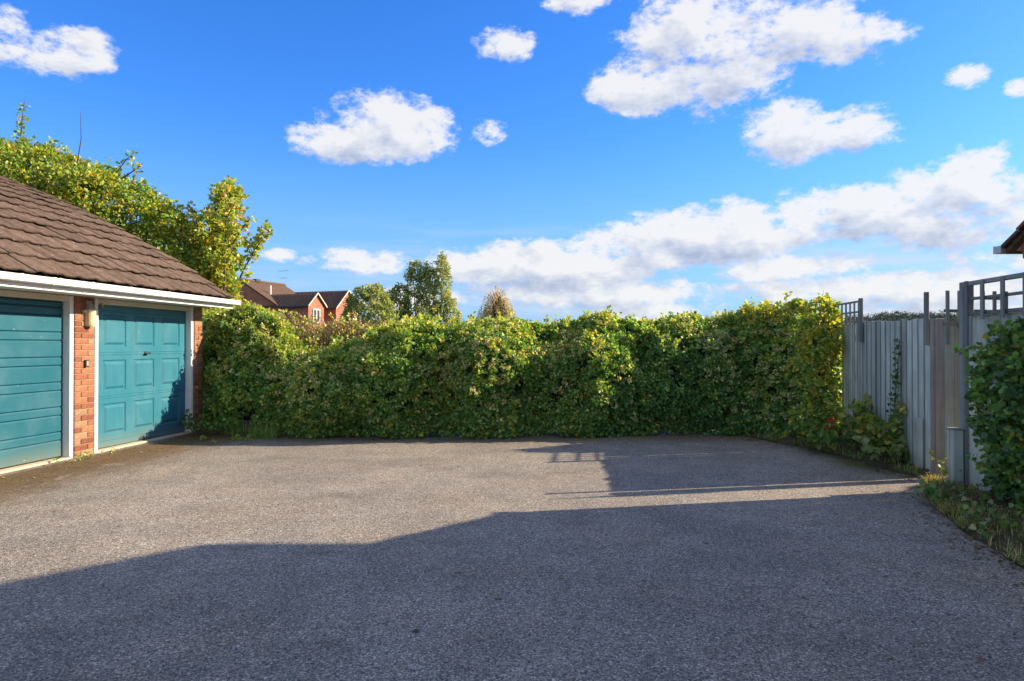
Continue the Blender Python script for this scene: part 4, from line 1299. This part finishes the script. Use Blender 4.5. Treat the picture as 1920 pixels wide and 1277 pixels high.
def weeping(label, loc, seed, H, Rr, pal, n=190):
    rr = random.Random(seed); rng = np.random.default_rng(seed)
    root = thing('weeping_tree', label, 'tree', loc)
    mb = MB(); C, N2 = [], []
    mb.tube([(0, 0, 0), (.05, 0, H*.45), (0, 0, H*.85)], [.16, .11, .03], 7, cap=False)
    for _ in range(n):
        a = rr.uniform(0, 2*math.pi); rad = Rr*math.sqrt(rr.random())
        top = Vector((math.cos(a)*rad, math.sin(a)*rad, H*(1-.42*(rad/Rr)**1.6) - rr.uniform(0, 1.5)))
        mb.tube([(0, 0, H*rr.uniform(.4, .7)), top*.6 + Vector((0, 0, H*.3)), top], [.035, .02, .01], 4, cap=False)
        L = rr.uniform(.5, 1.7)
        p = top.copy()
        k = 0
        while k*.16 < L and p.z > .6:
            C.append(p.copy()); N2.append(Vector((math.cos(a), math.sin(a), -.6)).normalized())
            p = p + Vector((math.cos(a)*.05 + rr.gauss(0, .03), math.sin(a)*.05 + rr.gauss(0, .03), -.16)); k += 1
    mb.build('trunk', BARK, root)
    foliage('crown', clumps(rng, np.array(C), np.array(N2), 6, .12, (.08, .15), pal, droop=.7), LEAF_FAR, root, TN)
weeping('buff autumn weeping birch alone above the middle of the hedge', (-1.33, 58, 0), 61, 6.85, 1.75, [(3, (.46, .40, .22)), (2, (.36, .35, .18)), (1.4, (.46, .35, .18))])

# ---- wooded hill on the skyline
def hill():
    rng = np.random.default_rng(5)
    def hz(x, y):
        a = math.degrees(math.atan2(x, y))
        h = 18*math.exp(-((a-29)/9)**2) + 8*math.exp(-((a+5)/30)**2) + 10*math.exp(-((a-45)/14)**2) + 4*noise.noise((a*.3, 0, 3)) + 2*noise.noise((a*1.1, 0, 5))
        d = math.hypot(x, y)
        return max(0, h)*max(0, 1-((d-760)/300)**2)**.8
    vs, fs = [], []
    na, nd = 90, 16
    for i in range(na+1):
        a = math.radians(-60 + 140*i/na)
        for j in range(nd+1):
            d = 440 + 660*j/nd
            x, y = d*math.sin(a), d*math.cos(a)
            vs.append((x, y, hz(x, y) - .5))
    for i in range(na):
        for j in range(nd):
            q = i*(nd+1)+j
            fs.append((q, q+1, q+nd+2, q+nd+1))
    structure(MB().add(vs, fs).build('hill', FIELD, smooth=True))
    C, N2 = [], []
    for _ in range(9000):
        a = math.radians(rng.uniform(2, 50)); d = rng.uniform(560, 800)
        x, y = d*math.sin(a), d*math.cos(a)
        if noise.noise((x*.012, y*.012, 2)) < -.25: continue
        z = hz(x, y)
        H = rng.uniform(4, 10)
        for k in range(3):
            u = rng.standard_normal(3); u /= np.linalg.norm(u)
            C.append((x+u[0]*2.4, y+u[1]*2.4, z + H*.55 + u[2]*H*.32)); N2.append(u)
    data = clumps(rng, np.array(C), np.array(N2), 8, 1.6, (.6, 1.2), [(3, (.055, .088, .080)), (2, (.075, .11, .092)), (.7, (.11, .125, .09)), (.12, (.2, .16, .09))])  # distance haze put into the leaf colour as bluish greens
    o = link('woodland', leaf_mesh('woodland', *data, tmpl=T5, mat=LEAF_HILL))
    o['kind'] = 'stuff'; o['label'] = 'dark woodland covering the distant hill'; o['category'] = 'woodland'
hill()

# ---- near bush on the right, against the tall panel
rng = np.random.default_rng(71); rr = random.Random(71)
BU = thing('laurel_bush', 'glossy dark green bush covering the tall panel at the right edge', 'bush', (4.36, 5.4, 0))
BUP = [(2.4, (.095, .205, .060)), (2.2, (.15, .28, .07)), (1.4, (.06, .135, .05)), (1.1, (.26, .38, .10)), (.2, (.55, .48, .08))]
lobes = [(-.02, .45, .95, .28, .42, .62), (0, .1, .75, .36, .5, .7), (.05, -.35, 1.0, .36, .55, .75), (.08, .0, 1.30, .30, .50, .42), (0.10, -.9, .95, .4, .55, .8), (.02, .40, .42, .26, .40, .35), (-.02, -.6, .45, .36, .6, .4), (.10, -.45, 1.60, .30, .50, .30)]
C, N2 = [], []
for (cx, cy, cz, rx, ry, rz_) in lobes:
    for _ in range(int(190*(rx*ry + rx*rz_ + ry*rz_)*2.2)):
        u = Vector((rr.gauss(0, 1), rr.gauss(0, 1), rr.gauss(0, 1))).normalized()
        k = 1 + .25*noise.noise((u.x*2.5+cx, u.y*2.5+cy, u.z*2.5)) - abs(rr.gauss(0, .12))
        C.append((cx+u.x*rx*k, cy+u.y*ry*k, cz+u.z*rz_*k)); N2.append(u)
C, N2 = np.array(C), np.array(N2)
ok = C[:, 2] > .12
C, N2 = C[ok], N2[ok]
S, SN = [], []
for _ in range(60):                                   # loose shoots that break the outline
    i = rr.randrange(len(C)); u = Vector(N2[i])
    if u.x > .2: continue
    d = (u + Vector((rr.gauss(0, .3), rr.gauss(0, .3), .5))).normalized(); L = rr.uniform(.08, .24)
    for k in range(5): S.append(Vector(C[i]) + d*L*(k+1)/5); SN.append(d)
data = cat(clumps(rng, C, N2, 14, .09, (.028, .064), BUP, pals=(.12, [(2, (.26, .38, .09)), (1, (.40, .38, .10)), (.4, (.26, .17, .09))])),
           clumps(rng, np.array(S), np.array(SN), 4, .04, (.03, .06), [(2, (.15, .30, .07)), (1, (.24, .38, .08))]))
foliage('leaves', data, LEAF, BU, TB)
mb = MB()
for k in range(9):
    y = rr.uniform(-1.1, .6)
    mb.tube([(0.05, y*.6, 0), (rr.uniform(-.05, .1), y*.8, .6), (rr.uniform(-.1, .1), y, 1.4)], [.014, .010, .004], 5, cap=False)
mb.build('stems', TWIG, BU)['kind'] = 'stuff'
# the outermost leaves, one by one
variants = []
for k, (w, c) in enumerate(BUP[:4]):
    z = np.zeros((1, 3))
    me = leaf_mesh('leaf', z, np.array([[0, 1., 0]]), np.array([[0, 0, 1.]]), np.array([1.0]), np.array([c]), TB, LEAF)
    variants.append(me)
n_single = 0
idx = rng.permutation(len(C))
for i in idx:
    if n_single >= 240: break
    u = N2[i]
    if u[0] > .1 or u[1] > .55: continue
    p = C[i] + u*.10
    d = Vector((u[0]*.5 + rr.gauss(0, .5), u[1]*.5 + rr.gauss(0, .5), rr.gauss(-.1, .5))).normalized()
    up = Vector((u[0]*.7 + rr.gauss(0, .35), u[1]*.7 + rr.gauss(0, .35), .6 + rr.gauss(0, .3)))
    w = d.cross(up).normalized(); nn = w.cross(d)
    M = Matrix((w, d, nn)).transposed().to_4x4()
    o = link('leaf', variants[rr.choices(range(4), [2, 2, 1, 1.4])[0]], BU)
    o.matrix_local = Matrix.Translation(p) @ M @ Matrix.Scale(rr.uniform(.038, .066), 4)
    n_single += 1

# ---- bed along the fence: vine leaves, tall weeds, ivy on the boards
def leafy_plant(name, label, loc, seed, stems, H, spread, size, pal, tmpl=TB, category='plant', group=None, per=5, lean=(0, 0), step=.07):
    rng = np.random.default_rng(seed); rr = random.Random(seed)
    root = thing(name, label, category, loc, group=group)
    mb = MB(); C, N2 = [], []
    for _ in range(stems):
        a = rr.uniform(0, 2*math.pi); r0 = spread*.25*rr.random()
        p = Vector((math.cos(a)*r0, math.sin(a)*r0, 0)); d = Vector((math.cos(a)*spread*.7 + lean[0], math.sin(a)*spread*.7 + lean[1], 1)).normalized()
        h = H*rr.uniform(.55, 1.0); path = [p]
        n = max(3, int(h/step))
        for i in range(n):
            d = (d + Vector((rr.gauss(0, .12), rr.gauss(0, .12), -.05))).normalized()
            path.append(path[-1] + d*(h/n))
            if i > 0: C.append(path[-1]); N2.append(Vector((d.x, d.y, .5)).normalized())
        mb.tube(path, [.005*(1-.6*i/n) for i in range(n+1)], 4, cap=False)
    mb.build('stems', TWIG, root)['kind'] = 'stuff'
    foliage('leaves', clumps(rng, np.array(C), np.array(N2), per, .05, size, pal), LEAF, root, tmpl)
    return root
VINE = [(2, (0.160, 0.272, 0.048)), (2, (0.304, 0.336, 0.072)), (1, (0.480, 0.416, 0.080)), (1, (0.080, 0.160, 0.035))]
PALE = [(3, (0.256, 0.336, 0.144)), (1, (0.160, 0.256, 0.080))]
leafy_plant('vine', 'trailing yellow-green vine at the foot of the board fence', (4.43, 8.15, .05), 81, 12, .85, .55, (.05, .085), VINE, category='vine')
leafy_plant('nettle', 'pale soft-leaved plant by the stub board of the fence', (4.36, 7.85, .05), 82, 8, .38, .7, (.07, .11), PALE)
leafy_plant('bramble', 'low green bramble with a red leaf under the climber', (4.22, 8.85, .05), 83, 14, .5, .8, (.05, .08), [(3, (0.080, 0.192, 0.035)), (2, (0.160, 0.288, 0.048)), (.6, (0.352, 0.320, 0.064))])
leafy_plant('ground_elder', 'low leafy weed at the corner of hedge and planting bed', (4.1, 9.5, .05), 84, 16, .4, .9, (.045, .075), [(3, (0.064, 0.160, 0.032)), (2, (0.144, 0.272, 0.048)), (1, YEL)])
leafy_plant('rose_sucker', 'thin yellowing shoots leaning on the far fence boards', (4.45, 8.75, .05), 85, 7, 1.0, .35, (.045, .07), VINE)
red = leafy_plant('red_leaved_seedling', 'tiny seedling with red autumn leaves in the bed', (4.2, 9.15, .04), 86, 1, .42, .3, (.05, .07), [(3, (0.600, 0.064, 0.048)), (1, (0.560, 0.192, 0.096))], per=3)

leafy_plant('sow_thistle', 'spindly green weed in front of the stub post', (4.26, 6.6, .05), 87, 4, .30, .5, (.03, .055), [(2, (.14, .24, .06)), (1, (.28, .30, .08))], per=2)
# ivy up the fence boards
rng = np.random.default_rng(88); rr = random.Random(88)
IV = thing('ivy', 'ivy strand climbing the middle of the pale board fence', 'ivy', fdir(0.33, -.035, 0.0), FA)
mb = MB(); C, N2 = [], []
for (a, top, s0) in ((0, 1.45, .0), (1, 1.05, .09), (2, .75, -.07)):
    p = Vector((-.012, s0, 0)); path = [p]
    while path[-1].z < top:
        path.append(path[-1] + Vector((0, rr.gauss(0, .018), .07)))
        q = path[-1]
        for _ in range(3):
            C.append((q.x - rr.uniform(.005, .03), q.y + rr.gauss(0, .035), q.z)); N2.append((-1, 0, .2))
    mb.tube(path, .004, 4, cap=False)
mb.build('stems', TWIG, IV)['kind'] = 'stuff'
foliage('leaves', clumps(rng, np.array(C), np.array(N2, float), 2, .02, (.025, .045), [(3, (0.048, 0.120, 0.032)), (1.5, (0.112, 0.208, 0.048)), (1, (0.256, 0.272, 0.112))], flat=1.6), LEAF, IV, TB)

# ---- weeds along the garage and the hedge foot
leafy_plant('weed', 'dandelion-like weed at the white jamb of the slatted door', gpos(.17, -.62, 0), 91, 8, .07, 1.4, (.025, .045), [(2, (0.192, 0.320, 0.048)), (1, (0.320, 0.352, 0.064))], per=3, step=.03)
leafy_plant('weed', 'small yellow weed at the right foot of the brick pier', gpos(.16, -.16, 0), 92, 4, .09, .8, (.022, .04), [(2, (0.480, 0.480, 0.064)), (1, (0.240, 0.320, 0.048))], per=3, step=.03)
leafy_plant('weed', 'bright green weed on the tarmac before the hedge corner', (-4.28, 10.25, 0), 93, 10, .08, 1.6, (.03, .055), [(2, (0.192, 0.384, 0.048)), (1, (0.320, 0.448, 0.064))], per=3, step=.04)
leafy_plant('weed', 'leafy weeds under the dark hollow beside the garage end', (-4.7, 10.75, .03), 94, 22, .28, 1.1, (.035, .065), [(2, (0.080, 0.208, 0.032)), (2, (0.160, 0.320, 0.048))], per=4)
leafy_plant('weed', 'creeper rooted at the far brick pier', (-5.08, 11.05, 0), 95, 7, .4, .5, (.035, .06), [(2, (0.064, 0.176, 0.032)), (1, (0.144, 0.272, 0.048))], per=4)

# ---- grass
def blades(name, pts, seed, H, pal, label=None, parent=None, width=.045, lean=.5):
    rng = np.random.default_rng(seed)
    P = np.array(pts, float); n = len(P)
    h = rng.uniform(H[0], H[1], n)
    a = rng.uniform(0, 2*np.pi, n); l = np.abs(rng.normal(0, lean, n))
    D = np.stack([np.cos(a)*l, np.sin(a)*l, np.ones(n)], 1); D = unit(D)
    side = np.stack([-np.sin(a), np.cos(a), np.zeros(n)], 1)
    bend = np.stack([np.cos(a), np.sin(a), -0.6*np.ones(n)], 1)
    w = (rng.uniform(.0022, .0042, n))[:, None]
    V = np.stack([P - side*w, P + side*w, P + D*(h*.55)[:, None] - side*w*.8, P + D*(h*.55)[:, None] + side*w*.8, P + D*h[:, None] + bend*(h*.28*l)[:, None]], 1).reshape(-1, 3)
    F = (np.array([(0, 1, 3), (0, 3, 2), (2, 3, 4)])[None] + (np.arange(n)*5)[:, None, None]).reshape(-1, 3)
    me = bpy.data.meshes.new(name)
    me.vertices.add(len(V)); me.vertices.foreach_set('co', V.astype(np.float32).ravel())
    me.loops.add(len(F)*3); me.loops.foreach_set('vertex_index', F.astype(np.int32).ravel())
    me.polygons.add(len(F)); me.polygons.foreach_set('loop_start', np.arange(0, len(F)*3, 3, dtype=np.int32)); me.polygons.foreach_set('loop_total', np.full(len(F), 3, dtype=np.int32))
    at = me.attributes.new('tint', 'FLOAT_COLOR', 'POINT')
    c = np.ones((n, 5, 4), np.float32); c[:, :, :3] = pick(rng, pal, n)[:, None, :]
    at.data.foreach_set('color', c.ravel())
    me.materials.append(GRASS); me.update(calc_edges=True)
    o = link(name, me, parent); o['kind'] = 'stuff'
    if label: o['label'] = label; o['category'] = 'grass'
    return o
rr = random.Random(101)
pts = []
def lerp_edge(pl, y):
    for a, b in zip(pl[:-1], pl[1:]):
        if (a[1]-y)*(b[1]-y) <= 0 and a[1] != b[1]:
            f = (y-a[1])/(b[1]-a[1]); return a[0]+(b[0]-a[0])*f
    return pl[-1][0]
while len(pts) < 8500:
    y = rr.uniform(2.6, 6.98); x0 = lerp_edge(edge, y); x = x0 + (4.3-x0)*rr.random()**1.1 - .03
    if noise.noise((x*2.6, y*2.6, 4)) < .05 and rr.random() < .88: continue
    pts.append((x, y, .03))
blades('grass', pts, 102, (.015, .13), [(3, (0.112, 0.224, 0.040)), (2, (0.208, 0.288, 0.064)), (2.2, (0.480, 0.400, 0.192)), (1, (0.576, 0.384, 0.208))], 'rough grass with straw-coloured blades on the right verge', lean=1.1)
pts = []
while len(pts) < 1500:
    y = rr.uniform(7.1, 11.0); x0 = lerp_edge(edge2, y); x = x0 + rr.random()**1.5*.5
    if noise.noise((x*3, y*3, 8)) < -.05: continue
    pts.append((x, y, .03))
blades('grass', pts, 103, (.04, .14), [(3, (0.128, 0.240, 0.040)), (2, (0.240, 0.288, 0.064)), (1, (0.480, 0.400, 0.192))], 'sparse grass along the fence-side planting bed', lean=.8)
pts = []
while len(pts) < 1300:
    x = rr.uniform(-5.1, -3.6); y = interp(BASE, x) - rr.uniform(-.2, .35)
    if noise.noise((x*3, y*3, 8)) < -.1: continue
    pts.append((x, y, .0))
blades('grass', pts, 104, (.06, .28), [(3, (0.128, 0.272, 0.040)), (2, (0.240, 0.336, 0.064)), (1, (0.480, 0.416, 0.192))], 'grass tufts at the hedge foot beside the garage', lean=.7)

leafy_plant('weed', 'broad-leaved weeds in the verge under the dark bush', (3.95, 5.75, .05), 96, 20, .22, 1.3, (.028, .06), [(2, (.08, .19, .05)), (2, (.14, .28, .07)), (.6, (.30, .30, .10))], per=3, step=.05)
leafy_plant('weed', 'straggly green weeds at the near end of the verge', (3.75, 4.95, .05), 97, 24, .2, 1.5, (.025, .055), [(2, (.09, .20, .05)), (2, (.16, .28, .07)), (.8, (.34, .26, .14))], per=3, step=.05)
# ---- fallen leaves and bits along the edges of the tarmac
rng = np.random.default_rng(111); rr = random.Random(111)
pts = []
for _ in range(420):
    s = rr.uniform(-2.8, 2.2); pts.append(gpos(.16 + abs(rr.gauss(0, .45)), s, .005))
for _ in range(700):
    x = rr.uniform(-4.6, 3.6); pts.append((x, interp(BASE, x) - .05 - abs(rr.gauss(0, .10)), .006))
for _ in range(500):
    y = rr.uniform(7.1, 10.8); pts.append((lerp_edge(edge2, y) - abs(rr.gauss(0, .14)), y, .006))
for _ in range(420):
    y = rr.uniform(3.0, 6.9); pts.append((lerp_edge(edge, y) - abs(rr.gauss(0, .12)), y, .006))
for _ in range(1800):
    y = rr.uniform(3.0, 6.9); x = lerp_edge(edge, y) + .02; pts.append((x + (4.3-x)*rr.random(), y, .085 + .03*rr.random()))
for _ in range(130):
    pts.append((rr.uniform(-5, 3.6), rr.uniform(3.0, 10.2), .006))
P = np.array(pts); n = len(P)
a = rng.uniform(0, 2*np.pi, n)
D = np.stack([np.cos(a), np.sin(a), rng.normal(.05, .12, n)], 1)
Nn = np.stack([rng.normal(0, .25, n), rng.normal(0, .25, n), np.ones(n)], 1)
me = leaf_mesh('leaf_litter', P, D, Nn, rng.uniform(.012, .04, n), pick(rng, [(3, (.22, .14, .06)), (2, (.30, .22, .10)), (1.5, (.10, .07, .04)), (1, (.16, .17, .04)), (.3, (.35, .08, .04))], n), T5, LEAF)
o = link('leaf_litter', me); o['kind'] = 'stuff'; o['label'] = 'small dry leaves scattered along the tarmac edges'; o['category'] = 'leaf litter'
